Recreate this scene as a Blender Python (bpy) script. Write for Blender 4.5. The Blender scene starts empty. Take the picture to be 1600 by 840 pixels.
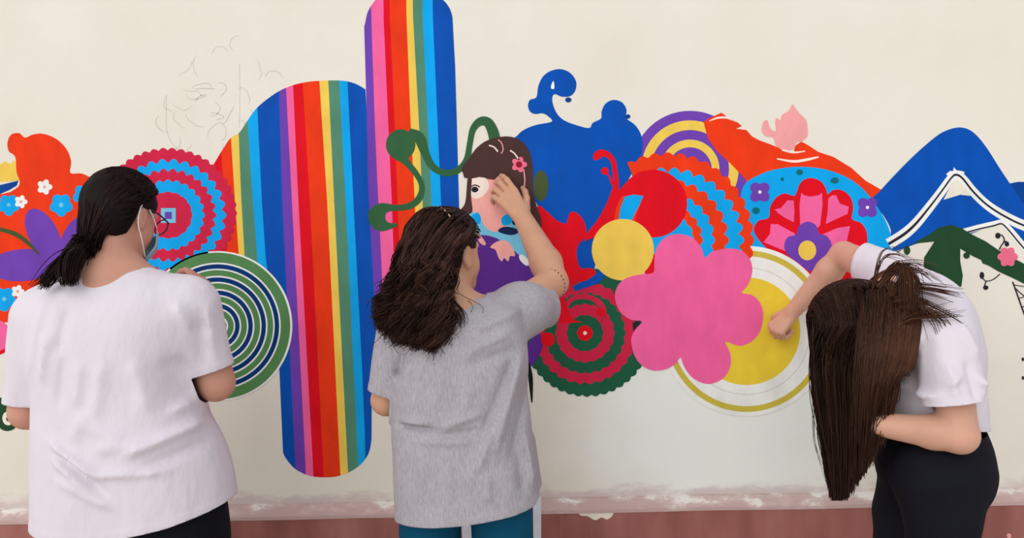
import bpy, math, random
import numpy as np
from mathutils import Vector, Matrix
from mathutils.geometry import tessellate_polygon

random.seed(7)
RNG = np.random.default_rng(11)
S = bpy.context.scene
COL = S.collection

# ---------------------------------------------------------------- camera, world, sun, exposure
W, H, FPX = 1600.0, 840.0, 1331.0          # picture size and focal length in pixels
CAM = np.array([0.0, -2.8, 1.40])           # wall plane is y = 0
ROLL = math.radians(1.15)
cam_data = bpy.data.cameras.new('camera')
cam_data.sensor_fit = 'HORIZONTAL'
cam_data.sensor_width = 36.0
cam_data.lens = 36.0 * FPX / W
cam_data.clip_start = 0.02
cam = bpy.data.objects.new('camera', cam_data)
COL.objects.link(cam)
cr, sr = math.cos(ROLL), math.sin(ROLL)
RIGHT = np.array([cr, 0.0, -sr])
UP = np.array([sr, 0.0, cr])
FWD = np.array([0.0, 1.0, 0.0])
cam.matrix_world = Matrix(((RIGHT[0], UP[0], -FWD[0], CAM[0]), (RIGHT[1], UP[1], -FWD[1], CAM[1]),
                           (RIGHT[2], UP[2], -FWD[2], CAM[2]), (0, 0, 0, 1)))
S.camera = cam

world = bpy.data.worlds.new('overcast_sky')
S.world = world
world.use_nodes = True
wn = world.node_tree.nodes
wn['Background'].inputs['Color'].default_value = (0.93, 0.96, 1.0, 1)
wn['Background'].inputs['Strength'].default_value = 0.86

sun_data = bpy.data.lights.new('hazy_sun', 'SUN')
sun_data.energy = 1.35
sun_data.angle = math.radians(70)
sun_data.color = (1.0, 0.965, 0.91)
sun = bpy.data.objects.new('hazy_sun', sun_data)
COL.objects.link(sun)
sun.rotation_euler = Vector((0.55, 1.0, -0.42)).to_track_quat('-Z', 'Y').to_euler()
sun.location = (-2, -4, 4)

S.view_settings.view_transform = 'Standard'
S.view_settings.look = 'None'
S.view_settings.gamma = 1.0
S.view_settings.exposure = -0.07
S.view_settings.use_curve_mapping = False

# ---------------------------------------------------------------- helpers
def P(px, py, y):
    """point on the plane Y = y that the photograph shows at pixel (px, py)"""
    u = (px - W / 2) / FPX
    v = (H / 2 - py) / FPX
    d = FWD + u * RIGHT + v * UP
    t = (y - CAM[1]) / d[1]
    return CAM + d * t

def lin(c):
    out = []
    for v in c:
        v = v / 255.0
        out.append(v / 12.92 if v <= 0.04045 else ((v + 0.055) / 1.055) ** 2.4)
    return tuple(out) + (1.0,)

def tag(o, label=None, cat=None, group=None, kind=None):
    if label: o['label'] = label
    if cat: o['category'] = cat
    if group: o['group'] = group
    if kind: o['kind'] = kind
    return o

def empty(name, loc, label=None, cat=None):
    o = bpy.data.objects.new(name, None)
    o.empty_display_size = 0.1
    o.location = loc
    COL.objects.link(o)
    return tag(o, label, cat)

def mesh_obj(name, verts, faces, mat, parent=None, smooth=False, attr=None):
    me = bpy.data.meshes.new(name)
    verts = np.asarray(verts, dtype=np.float64)
    if isinstance(faces, np.ndarray):
        n, k = faces.shape
        me.vertices.add(len(verts)); me.vertices.foreach_set('co', verts.ravel())
        me.loops.add(n * k); me.loops.foreach_set('vertex_index', faces.astype(np.int32).ravel())
        me.polygons.add(n)
        me.polygons.foreach_set('loop_start', np.arange(0, n * k, k, dtype=np.int32))
        me.update(calc_edges=True)
        me.validate()
    else:
        me.from_pydata([tuple(v) for v in verts], [], faces)
    if smooth:
        me.polygons.foreach_set('use_smooth', np.ones(len(me.polygons), dtype=bool))
    if attr is not None:
        a = me.attributes.new('tint', 'FLOAT', 'POINT')
        a.data.foreach_set('value', np.asarray(attr, dtype=np.float32))
    if mat: me.materials.append(mat)
    me.update()
    o = bpy.data.objects.new(name, me)
    COL.objects.link(o)
    if parent is not None:
        o.parent = parent
        if parent.type == 'EMPTY' or parent.parent is not None:
            o.matrix_parent_inverse = parent_world(parent).inverted()
        else:
            o.matrix_parent_inverse = parent_world(parent).inverted()
    return o

def parent_world(o):
    m = Matrix.Translation(o.location) @ o.rotation_euler.to_matrix().to_4x4()
    if o.parent is not None:
        m = parent_world(o.parent) @ o.matrix_parent_inverse @ m
    return m

def nodes_mat(name):
    m = bpy.data.materials.new(name)
    m.use_nodes = True
    nt = m.node_tree
    return m, nt, nt.nodes['Principled BSDF']

def noise(nt, scale, detail=3.0, stretch=(1, 1, 1), rough=0.55, coord='Object'):
    tc = nt.nodes.new('ShaderNodeTexCoord')
    mp = nt.nodes.new('ShaderNodeMapping')
    mp.inputs['Scale'].default_value = stretch
    nz = nt.nodes.new('ShaderNodeTexNoise')
    nz.inputs['Scale'].default_value = scale
    nz.inputs['Detail'].default_value = detail
    nz.inputs['Roughness'].default_value = rough
    nt.links.new(tc.outputs[coord], mp.inputs['Vector'])
    nt.links.new(mp.outputs['Vector'], nz.inputs['Vector'])
    return nz.outputs['Fac']

def ramp(nt, fac, stops):
    r = nt.nodes.new('ShaderNodeValToRGB')
    els = r.color_ramp.elements
    while len(els) < len(stops): els.new(0.5)
    for e, (p, c) in zip(els, stops):
        e.position = p; e.color = c
    nt.links.new(fac, r.inputs['Fac'])
    return r.outputs['Color']

def bump(nt, bsdf, fac, strength, dist=0.002):
    b = nt.nodes.new('ShaderNodeBump')
    b.inputs['Strength'].default_value = strength
    b.inputs['Distance'].default_value = dist
    nt.links.new(fac, b.inputs['Height'])
    nt.links.new(b.outputs['Normal'], bsdf.inputs['Normal'])

def mul(c, k):
    return tuple(min(1.0, v * k) for v in c[:3]) + (1.0,)

def paint_mat(name, rgb, var=0.10, rough=0.6):
    m, nt, b = nodes_mat(name)
    c = lin(rgb)
    f = noise(nt, 9.0, 5.0, (1.6, 1, 0.8))
    nt.links.new(ramp(nt, f, [(0.3, mul(c, 1 - var)), (0.7, mul(c, 1 + var))]), b.inputs['Base Color'])
    b.inputs['Roughness'].default_value = rough
    b.inputs['Specular IOR Level'].default_value = 0.10
    bump(nt, b, noise(nt, 160.0, 3.0), 0.12, 0.001)
    return m

PAINTS = {
    'orange': (238, 58, 18), 'red': (226, 8, 30), 'crimson': (208, 34, 70), 'pink': (247, 100, 160),
    'purple': (112, 66, 176), 'violet': (92, 44, 142), 'yellow': (240, 202, 86), 'gold': (206, 186, 70),
    'green': (84, 138, 112), 'leaf': (88, 138, 84), 'forest': (52, 98, 62), 'pine': (34, 72, 44), 'emerald': (30, 92, 66),
    'cyan': (6, 166, 238), 'blue': (0, 80, 178), 'navy': (0, 54, 118), 'deepblue': (4, 66, 148), 'white': (240, 240, 236),
    'cream': (238, 230, 212), 'brown': (76, 50, 48), 'dark': (40, 36, 44), 'olive': (70, 84, 48), 'teal': (10, 110, 120),
    'skin': (244, 172, 164), 'pale': (246, 226, 214), 'rose': (240, 162, 162), 'skyblue': (120, 198, 228), 'ink': (18, 40, 84),
    'pencil': (206, 199, 189), 'wine': (150, 16, 44), 'gum': (238, 112, 140), 'lemon': (236, 204, 60), 'black': (22, 28, 22),
}
PM = {k: paint_mat('wall_paint_' + k, v) for k, v in PAINTS.items()}

# ---------------------------------------------------------------- flat wall paint: polygons a fraction of a millimetre thick
def catmull(pts, closed=True, n=6):
    p = np.asarray(pts, float)
    N = len(p)
    out = []
    rng = range(N) if closed else range(N - 1)
    for i in rng:
        if closed:
            a, b, c, d = p[i - 1], p[i], p[(i + 1) % N], p[(i + 2) % N]
        else:
            a, b, c, d = p[max(i - 1, 0)], p[i], p[i + 1], p[min(i + 2, N - 1)]
        for k in range(n):
            t = k / n
            out.append(0.5 * (2 * b + (c - a) * t + (2 * a - 5 * b + 4 * c - d) * t * t + (3 * b - a - 3 * c + d) * t ** 3))
    if not closed: out.append(p[-1])
    return np.array(out)

LAYER = 0.00022
BASE = None
def paint(name, pts, col, layer, parent, smooth=True, n=5, label=None, kind=None):
    """one painted patch given by its outline in photograph pixels, laid on the wall"""
    q = catmull(pts, True, n) if smooth else np.asarray(pts, float)
    return paint_multi(name, [q], col, layer, parent, label, kind)

def paint_multi(name, loops, col, layer, parent, label=None, kind=None):
    V, F = [], []
    y1 = -LAYER * layer - 0.0004
    for q in loops:
        w = np.array([P(a, b, 0.0) for a, b in q])
        area = np.sum(w[:, 0] * np.roll(w[:, 2], -1) - np.roll(w[:, 0], -1) * w[:, 2])
        if area < 0: w = w[::-1]
        nv = len(w); o = len(V)
        V += [(a[0], y1, a[2]) for a in w] + [(a[0], 0.0015, a[2]) for a in w]
        tri = tessellate_polygon([[Vector((a[0], a[2], 0)) for a in w]])
        for t in tri:
            a, b, c = (w[i] for i in t)
            s = (b[0] - a[0]) * (c[2] - a[2]) - (b[2] - a[2]) * (c[0] - a[0])
            t = t if s > 0 else (t[0], t[2], t[1])
            F.append(tuple(o + i for i in t))
        for i in range(nv):
            j = (i + 1) % nv
            F.append((o + i, o + nv + i, o + nv + j, o + j))
    o = mesh_obj(name, V, F, PM[col], parent)
    if label: o['label'] = label
    if kind: o['kind'] = kind
    return o

def circle(cx, cy, rx, ry=None, rot=0.0, n=40, lobes=0, amp=0.0, ph=0.0, a0=0.0, a1=2 * math.pi):
    ry = rx if ry is None else ry
    if lobes: n = max(n, int(lobes * 9 * (a1 - a0) / 6.283))
    t = np.linspace(a0, a1, n, endpoint=(a1 - a0 < 6.28))
    k = 1 + amp * np.abs(np.cos(lobes * (t + ph) / 2)) - amp * 0.5 if lobes else 1.0
    x, y = rx * k * np.cos(t), -ry * k * np.sin(t)
    c, s = math.cos(rot), math.sin(rot)
    return np.stack([cx + c * x - s * y, cy + s * x + c * y], 1)

def stroke(pts, width, n=8):
    """outline of a brush line; width is one number or one per point"""
    p = np.asarray(pts, float)
    w = np.full(len(p), width) if np.isscalar(width) else np.asarray(width, float)
    q = catmull(np.column_stack([p, w]), False, n)
    d = np.gradient(q[:, :2], axis=0)
    d /= np.linalg.norm(d, axis=1)[:, None] + 1e-9
    nrm = np.stack([-d[:, 1], d[:, 0]], 1)
    a, b = q[:, :2] + nrm * q[:, 2:] / 2, q[:, :2] - nrm * q[:, 2:] / 2
    return np.vstack([a, b[::-1]])

def flower(cx, cy, r, lobes=5, amp=0.45, ph=0.0):
    return circle(cx, cy, r, n=lobes * 8, lobes=lobes, amp=amp, ph=ph)
# ---------------------------------------------------------------- the setting
def wall_material():
    m, nt, b = nodes_mat('cream_plaster')
    f = noise(nt, 2.2, 6.0)
    base = ramp(nt, f, [(0.30, lin((230, 222, 207))), (0.55, lin((235, 229, 216))), (0.75, lin((236, 233, 222)))])
    b.inputs['Roughness'].default_value = 0.8
    b.inputs['Specular IOR Level'].default_value = 0.2
    # freshly painted whiter patch low on the wall, ragged brush edge
    tc = nt.nodes.new('ShaderNodeTexCoord')
    sep = nt.nodes.new('ShaderNodeSeparateXYZ')
    nt.links.new(tc.outputs['Object'], sep.inputs['Vector'])
    def math_(op, a, bb):
        n = nt.nodes.new('ShaderNodeMath'); n.operation = op
        for i, v in enumerate((a, bb)):
            if hasattr(v, 'links') or hasattr(v, 'is_linked'): nt.links.new(v, n.inputs[i])
            else: n.inputs[i].default_value = v
        return n.outputs[0]
    c0 = P(1130, 650, 0)
    dx = math_('DIVIDE', math_('SUBTRACT', sep.outputs['X'], float(c0[0])), 0.52)
    dz = math_('DIVIDE', math_('SUBTRACT', sep.outputs['Z'], float(c0[2])), 0.36)
    r2 = math_('ADD', math_('MULTIPLY', dx, dx), math_('MULTIPLY', dz, dz))
    r2 = math_('ADD', r2, math_('MULTIPLY', math_('SUBTRACT', noise(nt, 6.0, 5.0), 0.5), 1.4))
    msk = nt.nodes.new('ShaderNodeMapRange')
    msk.inputs['From Min'].default_value = 1.25; msk.inputs['From Max'].default_value = 0.35
    nt.links.new(r2, msk.inputs['Value'])
    mix = nt.nodes.new('ShaderNodeMix'); mix.data_type = 'RGBA'
    nt.links.new(msk.outputs['Result'], mix.inputs['Factor'])
    nt.links.new(base, mix.inputs['A'])
    mix.inputs['B'].default_value = lin((240, 241, 236))
    # old mauve coat left uncovered by ragged brush strokes just above the ledge
    za = math_('DIVIDE', math_('SUBTRACT', sep.outputs['Z'], float(P(800, 776, 0)[2])), 0.020)
    za = math_('ADD', za, math_('MULTIPLY', math_('SUBTRACT', noise(nt, 7.0, 6.0, (1.2, 1, 3.0), 0.65), 0.64), 7.0))
    m2 = nt.nodes.new('ShaderNodeMapRange')
    m2.inputs['From Min'].default_value = 0.6; m2.inputs['From Max'].default_value = -0.8
    m2.inputs['To Max'].default_value = 0.75
    nt.links.new(za, m2.inputs['Value'])
    mix2 = nt.nodes.new('ShaderNodeMix'); mix2.data_type = 'RGBA'
    nt.links.new(m2.outputs['Result'], mix2.inputs['Factor'])
    nt.links.new(mix.outputs['Result'], mix2.inputs['A'])
    mix2.inputs['B'].default_value = lin((206, 188, 186))
    nt.links.new(mix2.outputs['Result'], b.inputs['Base Color'])
    bump(nt, b, noise(nt, 30.0, 8.0), 0.25, 0.004)
    return m

def ledge_material():
    m, nt, b = nodes_mat('smeared_ledge_paint')
    tc = nt.nodes.new('ShaderNodeTexCoord'); sep = nt.nodes.new('ShaderNodeSeparateXYZ')
    nt.links.new(tc.outputs['Object'], sep.inputs['Vector'])
    mr = nt.nodes.new('ShaderNodeMapRange')
    mr.inputs['From Min'].default_value = zl - LH; mr.inputs['From Max'].default_value = zl
    nt.links.new(sep.outputs['Z'], mr.inputs['Value'])
    ad = nt.nodes.new('ShaderNodeMath'); ad.operation = 'MULTIPLY_ADD'
    nt.links.new(noise(nt, 7.0, 6.0, (1.2, 1, 3.0), 0.65), ad.inputs[0]); ad.inputs[1].default_value = 2.6
    hf = nt.nodes.new('ShaderNodeMath'); hf.operation = 'MULTIPLY_ADD'
    nt.links.new(mr.outputs['Result'], hf.inputs[0]); hf.inputs[1].default_value = 0.35; hf.inputs[2].default_value = -1.0
    nt.links.new(hf.outputs[0], ad.inputs[2])
    c = ramp(nt, ad.outputs[0], [(0.35, lin((196, 166, 162))), (0.62, lin((208, 184, 178))), (0.80, lin((234, 228, 220)))])
    nt.links.new(c, b.inputs['Base Color'])
    b.inputs['Roughness'].default_value = 0.75
    return m

def dado_material():
    m, nt, b = nodes_mat('terracotta_dado_paint')
    f = noise(nt, 4.0, 7.0, (2.5, 1, 0.7))
    c = ramp(nt, f, [(0.3, lin((136, 76, 68))), (0.55, lin((158, 94, 86))), (0.78, lin((170, 110, 102)))])
    nt.links.new(c, b.inputs['Base Color'])
    b.inputs['Roughness'].default_value = 0.6
    bump(nt, b, noise(nt, 60.0, 5.0), 0.15, 0.002)
    return m

def floor_material():
    m, nt, b = nodes_mat('terrazzo_floor')
    f = noise(nt, 40.0, 6.0)
    nt.links.new(ramp(nt, f, [(0.35, lin((190, 180, 168))), (0.65, lin((214, 206, 194)))]), b.inputs['Base Color'])
    b.inputs['Roughness'].default_value = 0.5
    return m

WALL = wall_material()
zl = P(800, 778, 0.0)[2]                       # top of the sloped ledge on the wall
LD, LH = 0.045, 0.034                          # ledge depth and drop
def box_v(x0, x1, y0, y1, z0, z1):
    v = [(x, y, z) for x in (x0, x1) for y in (y0, y1) for z in (z0, z1)]
    f = [(0, 1, 3, 2), (4, 6, 7, 5), (0, 4, 5, 1), (2, 3, 7, 6), (0, 2, 6, 4), (1, 5, 7, 3)]
    return v, f
XW = 3.2
v, f = box_v(-XW, XW, 0.0, 0.2, 0.0, 3.2)
wall = tag(mesh_obj('wall_back', v, f, WALL), kind='structure')
# ledge: slightly rounded sloping cap
prof = [(0.002, zl), (-0.012, zl - 0.003), (-LD + 0.008, zl - LH + 0.010), (-LD, zl - LH + 0.003), (-LD, zl - LH - 0.008), (0.002, zl - LH - 0.008)]
NX = 60
xs = np.linspace(-XW, XW, NX)
V, F = [], []
for i, x in enumerate(xs):
    wob = 0.0012 * math.sin(3.1 * x) + 0.0008 * math.sin(11.0 * x + 1)
    for (yy, zz) in prof: V.append((x, yy, zz + wob))
k = len(prof)
for i in range(NX - 1):
    for j in range(k):
        a, b_ = i * k + j, i * k + (j + 1) % k
        F.append((a, a + k, b_ + k, b_))
F += [tuple(range(k)), tuple(reversed([(NX - 1) * k + j for j in range(k)]))]
tag(mesh_obj('trim_1', V, F, ledge_material(), smooth=False), kind='structure')
v, f = box_v(-XW, XW, -LD + 0.002, 0.002, 0.0, zl - LH - 0.004)
dado = tag(mesh_obj('baseboard_back', v, f, dado_material()), kind='structure')
v, f = box_v(-4.5, 4.5, -6.5, 0.2, -0.12, 0.0)
tag(mesh_obj('floor', v, f, floor_material()), kind='structure')

def smear(name, pts, col, parent, y0):
    q = catmull(pts, True, 4)
    w = np.array([P(a, b, y0) for a, b in q])
    area = np.sum(w[:, 0] * np.roll(w[:, 2], -1) - np.roll(w[:, 0], -1) * w[:, 2])
    if area < 0: w = w[::-1]
    tri = tessellate_polygon([[Vector((a[0], a[2], 0)) for a in w]])
    Fs = []
    for t in tri:
        a, b, c = (w[i] for i in t)
        s = (b[0] - a[0]) * (c[2] - a[2]) - (b[2] - a[2]) * (c[0] - a[0])
        Fs.append(t if s > 0 else (t[0], t[2], t[1]))
    return mesh_obj(name, [(a[0], y0 - 0.0006, a[2]) for a in w], Fs, PM[col], parent)
smear('paint_smear', [(905, 799), (930, 798), (957, 797), (956, 806), (948, 811), (940, 808), (930, 812), (918, 806), (908, 805)], 'cream', dado, -LD + 0.002)
smear('paint_smear', [(1573, 834), (1578, 833), (1580, 838), (1575, 841)], 'rose', dado, -LD + 0.002)

# ---------------------------------------------------------------- the mural
mural = empty('mural', (0, 0, 1.4), 'bright flower-power mural of rainbow stripes, rosettes and flowers painted across the cream wall', 'mural')
def motif(name, pts, col, layer, label, smooth=True, n=5):
    return paint(name, pts, col, layer, mural, smooth, n, label)

# left end: orange cloud with small flowers
pp = motif('yellow_patch', [(-40, 262), (0, 257), (8, 252), (16, 256), (22, 250), (30, 262), (30, 282), (0, 284), (-40, 286)], 'yellow', 1, 'yellow edge showing behind the orange cloud', False)
paint('blue_fleck', [(-40, 290), (0, 289), (29, 282), (26, 290), (14, 297), (0, 303), (-40, 315)], 'deepblue', 2, pp, False)
oc = motif('orange_cloud', [(16, 300), (31, 287), (26, 268), (24, 245), (14, 236), (12, 222), (18, 210), (30, 208), (39, 215), (52, 210), (68, 209),
     (88, 217), (104, 233), (111, 252), (110, 270), (128, 271), (145, 280), (170, 300), (190, 340), (200, 420), (190, 500), (60, 505), (0, 503), (-40, 505), (-40, 330)],
     'orange', 3, 'orange cloud-shaped figure with purple petals and small flowers', True, 4)
for (x, y, r) in [(70, 292, 10), (33, 315, 8.5), (28, 455, 8.5), (26, 491, 8)]:
    w = paint('white_flower', flower(x, y, r, 5), 'white', 4.4, oc, False)
    w['label'] = 'small white flower'
for (x, y, r) in [(14, 320, 15), (96, 320, 16), (131, 305, 15), (7, 467, 17)]:
    w = paint('blue_flower', flower(x, y, r, 5, 0.3, 0.3), 'cyan', 4, oc, False)
    w['label'] = 'small sky blue flower with a pale centre'
for (x, y, r) in [(14, 320, 3), (96, 320, 3.5), (7, 467, 3.5)]: paint('flower_centre', circle(x, y, r, n=12), 'skyblue', 5, oc, False)
for (x, y) in [(70, 292), (33, 315), (28, 455)]: paint('flower_centre', circle(x, y, 2.5, n=10), 'rose', 5, oc, False)
paint('petal', circle(68, 366, 44, 23, math.radians(62)), 'purple', 5, oc, False)
paint('petal', circle(36, 414, 54, 25, math.radians(-4)), 'purple', 6, oc, False)
paint('petal', circle(118, 372, 40, 20, math.radians(118)), 'purple', 5.5, oc, False)
paint('stem', stroke([(-30, 352), (0, 358), (25, 366), (45, 380), (62, 398)], [6, 6, 7, 6, 2]), 'olive', 7, oc, False)
pk = motif('pink_disc', circle(-8, 524, 25), 'pink', 5, 'pink disc at the edge of the orange cloud', False)
paint('red_rim', circle(-8, 528, 27), 'red', 4, pk, False)
ge = motif('green_creature', [(-6, 624), (6, 622), (12, 632), (22, 640), (28, 655), (24, 668), (12, 673), (0, 668), (-6, 650)], 'pine', 2, 'dark green creature with a round cream eye')
paint('eye', circle(13, 653, 9, 11), 'cream', 3, ge, False)
paint('pupil', circle(14, 654, 4), 'dark', 4, ge, False)

# rainbow arches
def arch(name, label, top, bot, bounds, cols, layer, ylow=None, yhigh=None):
    root = empty(name, (0, 0, 1.4)); root.parent = mural
    root.matrix_parent_inverse = parent_world(mural).inverted()
    root['label'] = label
    top, bot = np.array(top, float), np.array(bot, float)
    tx, bx = catmull(top, False, 6), catmull(bot, False, 6)
    ft = lambda x: np.interp(x, tx[:, 0], tx[:, 1]); fb = lambda x: np.interp(x, bx[:, 0], bx[:, 1])
    ev = lambda b, y: np.interp(y, [q[1] for q in b], [q[0] for q in b])
    for i, c in enumerate(cols):
        L, R = bounds[i], bounds[i + 1]
        us = 0.5 - 0.5 * np.cos(np.linspace(0, math.pi, 15))
        up, lo = [], []
        for u in us:
            xx = lambda y: float((1 - u) * ev(L, y) + u * ev(R, y))
            def solve(g, y_in, y_out):
                for _ in range(40):
                    m_ = 0.5 * (y_in + y_out)
                    if g(m_): y_in = m_
                    else: y_out = m_
                return y_in
            ya = solve(lambda y: y > ft(xx(y)), 300.0, -60.0)
            yb = solve(lambda y: y < fb(xx(y)), 300.0, 800.0)
            up.append((xx(ya), ya)); lo.append((xx(yb), yb))
        ys = np.linspace(up[-1][1], lo[-1][1], 14)[1:-1]
        rr = [(float(ev(R, y)), y) for y in ys]
        ys = np.linspace(lo[0][1], up[0][1], 14)[1:-1]
        ll = [(float(ev(L, y)), y) for y in ys]
        paint('stripe', up + rr + lo[::-1] + ll, c, layer + 0.01 * i, root, False)
    return root
B1 = [[(318, 262), (322, 420), (326, 520)], [(346, 240), (351, 310), (355, 400), (360, 520)], [(361, 216), (367, 310), (373, 395), (380, 520)],
      [(373, 208), (377, 310), (382, 395), (388, 520)], [(387, 190), (395, 310), (402, 400), (410, 520)],
      [(402, 165), (409, 310), (415, 400), (425, 480), (436, 520), (437, 580), (438, 700)],
      [(436, 140), (441, 310), (462, 735)], [(447, 138), (456, 310), (478, 735)], [(458, 135), (466, 310), (490, 745)], [(473, 130), (484, 310), (506, 745)],
      [(499, 126), (511, 310), (532, 743)], [(513, 126), (522, 310), (544, 740)], [(530, 126), (540, 310), (560, 730)], [(543, 127), (552, 310), (566, 580), (571, 700)],
      [(571, 140), (580, 310), (588, 430), (590, 490), (581, 600), (580.5, 700)]]
arch('striped_arch', 'broad round-topped arch of rainbow stripes',
     [(310, 285), (330, 262), (345, 238), (360, 216), (374, 207), (385, 191), (402, 168), (430, 146), (455, 134), (480, 128), (505, 126), (535, 126), (556, 131), (573, 141), (590, 152)],
     [(310, 500), (430, 500), (434, 560), (436, 690), (438.5, 697), (447, 716), (464, 734), (490, 744), (525, 744), (553, 733), (572, 715), (580, 690), (582, 640)],
     B1, ['red', 'orange', 'yellow', 'green', 'cyan', 'blue', 'purple', 'pink', 'red', 'orange', 'yellow', 'green', 'cyan', 'blue'], 1)
B2 = [[(569, 40), (572, 140), (576, 310), (583, 430), (588, 530)], [(580, 20), (586, 200), (591, 310), (597, 430), (600, 530)], [(599, 20), (607, 200), (612, 310), (620, 530)],
      [(609, 20), (617, 200), (621, 310), (630, 530)], [(635, 20), (642, 200), (648, 310), (656, 530)], [(645, 20), (655, 200), (660, 310), (668, 530)],
      [(660, 20), (669, 200), (674, 310), (682, 530)], [(676, 20), (684, 200), (689, 310), (697, 530)], [(707, 30), (711, 100), (714, 200), (717, 310), (722, 530)]]
arch('striped_pillar', 'tall round-topped pillar of rainbow stripes',
     [(560, 60), (569.5, 40), (575, 18), (590, -3), (612, -14), (640, -17), (668, -14), (690, -2), (703, 14), (709, 34), (720, 60)],
     [(560, 520), (730, 520)], B2, ['purple', 'pink', 'red', 'orange', 'yellow', 'green', 'cyan', 'blue'], 3)

# red and blue scalloped rosette
ro = motif('rosette', circle(262, 333, 106, 100, n=220, lobes=46, amp=0.045), 'crimson', 4, 'crimson and sky blue scalloped rosette beside the dark-haired painter', False)
for i, (r0, c, lb) in enumerate([(87, 'cyan', 30), (72, 'crimson', 30), (55, 'cyan', 24), (37, 'crimson', 16)]):
    paint('ring', circle(263, 336, r0, r0 * 0.97, n=160, lobes=lb, amp=0.09 if r0 > 40 else 0.04), c, 5 + i, ro, False)
paint('square', [(252, 325), (275, 325), (275, 348), (252, 348)], 'skyblue', 9, ro, False)
paint('square', [(258, 331), (269, 331), (269, 342), (258, 342)], 'purple', 10, ro, False)

# green concentric disc
gd = motif('ringed_disc', circle(340, 509, 117, 117, n=90), 'white', 5, 'green disc of thin white and navy rings', False)
paint('ring', circle(340, 509, 113.5, 114.5, n=90), 'leaf', 6, gd, False)
seq = []
r = 99.0
lay = 7
for k in range(5):
    for (dr, c) in [(0.0, 'white'), (2.6, 'navy'), (9.5, 'white'), (11.8, 'leaf')]:
        if r - dr > 3: seq.append((r - dr, c))
    r -= 20.5
for (rr, c) in seq:
    paint('ring', circle(340, 509, rr, n=72), c, lay, gd, False); lay += 0.5

# painted girl
gi = motif('painted_girl', [(722, 262), (733, 247), (745, 231), (760, 220), (780, 214), (800, 214), (818, 223), (829, 242), (833, 268), (832, 290), (838, 320), (846, 345), (842, 370),
     (815, 340), (805, 300), (785, 275), (770, 280), (760, 278), (740, 276), (727, 278), (724, 272)], 'brown', 9, 'painted girl with brown hair, closed collar and purple dress', True, 4)
paint('face', [(736, 276), (760, 270), (800, 268), (815, 300), (806, 335), (790, 356), (775, 362), (762, 358), (752, 345), (740, 332), (733, 316), (735, 300)], 'skin', 7, gi)
paint('face_light', [(735, 277), (752, 268), (760, 278), (764, 292), (755, 306), (742, 310), (734, 300)], 'pale', 8, gi)
paint('fringe', [(726, 277), (736, 279), (747, 277), (754, 264), (759, 279), (772, 281), (784, 270), (800, 268), (812, 280), (815, 262), (790, 240), (750, 240), (728, 260)], 'brown', 10, gi, False)
paint('lock', [(731, 276), (737, 277), (736, 305), (738, 330), (728, 334), (718, 330), (727, 316)], 'brown', 9, gi)
paint('eye', circle(742, 296, 5.5, 4.5, n=16), 'dark', 9, gi, False)
paint('eyebrow', stroke([(736, 292), (742, 289), (750, 292)], 2), 'brown', 9.5, gi, False)
paint('collar', [(733, 332), (748, 330), (756, 348), (770, 360), (782, 352), (786, 336), (800, 332), (815, 345), (826, 375), (828, 400), (815, 400), (795, 388), (770, 372), (745, 364)], 'skyblue', 6, gi)
paint('collar_patch', [(738, 336), (747, 332), (752, 342), (748, 350), (740, 346)], 'cyan', 7.3, gi)
paint('collar_patch', [(784, 340), (795, 334), (800, 342), (797, 350), (786, 352)], 'cyan', 7.3, gi)
paint('collar_patch', [(778, 361), (788, 354), (806, 357), (809, 364), (796, 367)], 'ink', 7.5, gi)
paint('collar_patch', circle(804, 346, 4, 5.5, n=14), 'ink', 7.5, gi, False)
paint('dress', [(742, 372), (754, 367), (776, 372), (800, 388), (824, 413), (840, 434), (838, 470), (780, 480), (728, 480), (732, 440), (738, 400)], 'violet', 7.8, gi, True, 3)
paint('hand', [(766, 386), (775, 378), (788, 375), (798, 382), (804, 394), (804, 400), (797, 400), (794, 408), (788, 403), (784, 408), (779, 402), (774, 390)], 'skin', 8.5, gi)
paint('hand', [(747, 362), (753, 370), (759, 380), (756, 383), (749, 378), (746, 368)], 'skin', 8.5, gi)
paint('cuff', [(811, 400), (817, 398), (826, 408), (823, 415), (814, 408)], 'white', 8.5, gi)
paint('hair_flower', flower(811, 257, 10, 5, 0.5), 'gum', 11, gi, False)
paint('hair_flower_centre', circle(811, 257, 5, n=12), 'wine', 12, gi, False)
paint('hair_band', stroke([(764, 227), (772, 230), (778, 237)], 2.2), 'pale', 11, gi, False)
paint('hair_band', stroke([(797, 235), (804, 240), (811, 250)], 2.2), 'pale', 11, gi, False)
paint('hair_band', stroke([(778, 218), (784, 224), (786, 234), (783, 240)], 1.6), 'rose', 11, gi, False)
paint('hair_band', stroke([(818, 264), (820, 280), (819, 296)], 1.8), 'rose', 11, gi, False)
paint('green_shade', circle(845, 290, 12, 24), 'olive', 6.5, gi, False)

# green tendril across the pillar
te = motif('green_tendril', stroke([(640, 203), (655, 215), (664, 238), (676, 260), (695, 270), (715, 266), (729, 250), (734, 225), (739, 202), (750, 190), (762, 191), (770, 205), (774, 222)],
     [6, 17, 13, 11, 10, 10, 10, 9, 10, 13, 15, 17, 18]), 'forest', 6.6, 'dark green tendril with two leaf-like ends curling over the pillar', False)
paint('leaf', circle(626, 226, 23, 24), 'forest', 6.8, te, False)
paint('leaf', [(612, 244), (630, 256), (648, 276), (655, 292), (651, 306), (640, 316), (620, 320), (598, 317), (583, 322), (575, 335), (580, 352), (594, 361), (612, 357), (622, 350),
      (606, 347), (602, 338), (606, 331), (620, 329), (640, 327), (656, 317), (663, 302), (662, 284), (652, 266), (641, 252), (636, 240), (640, 232), (620, 225)], 'forest', 7.2, te, True, 4)

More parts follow.
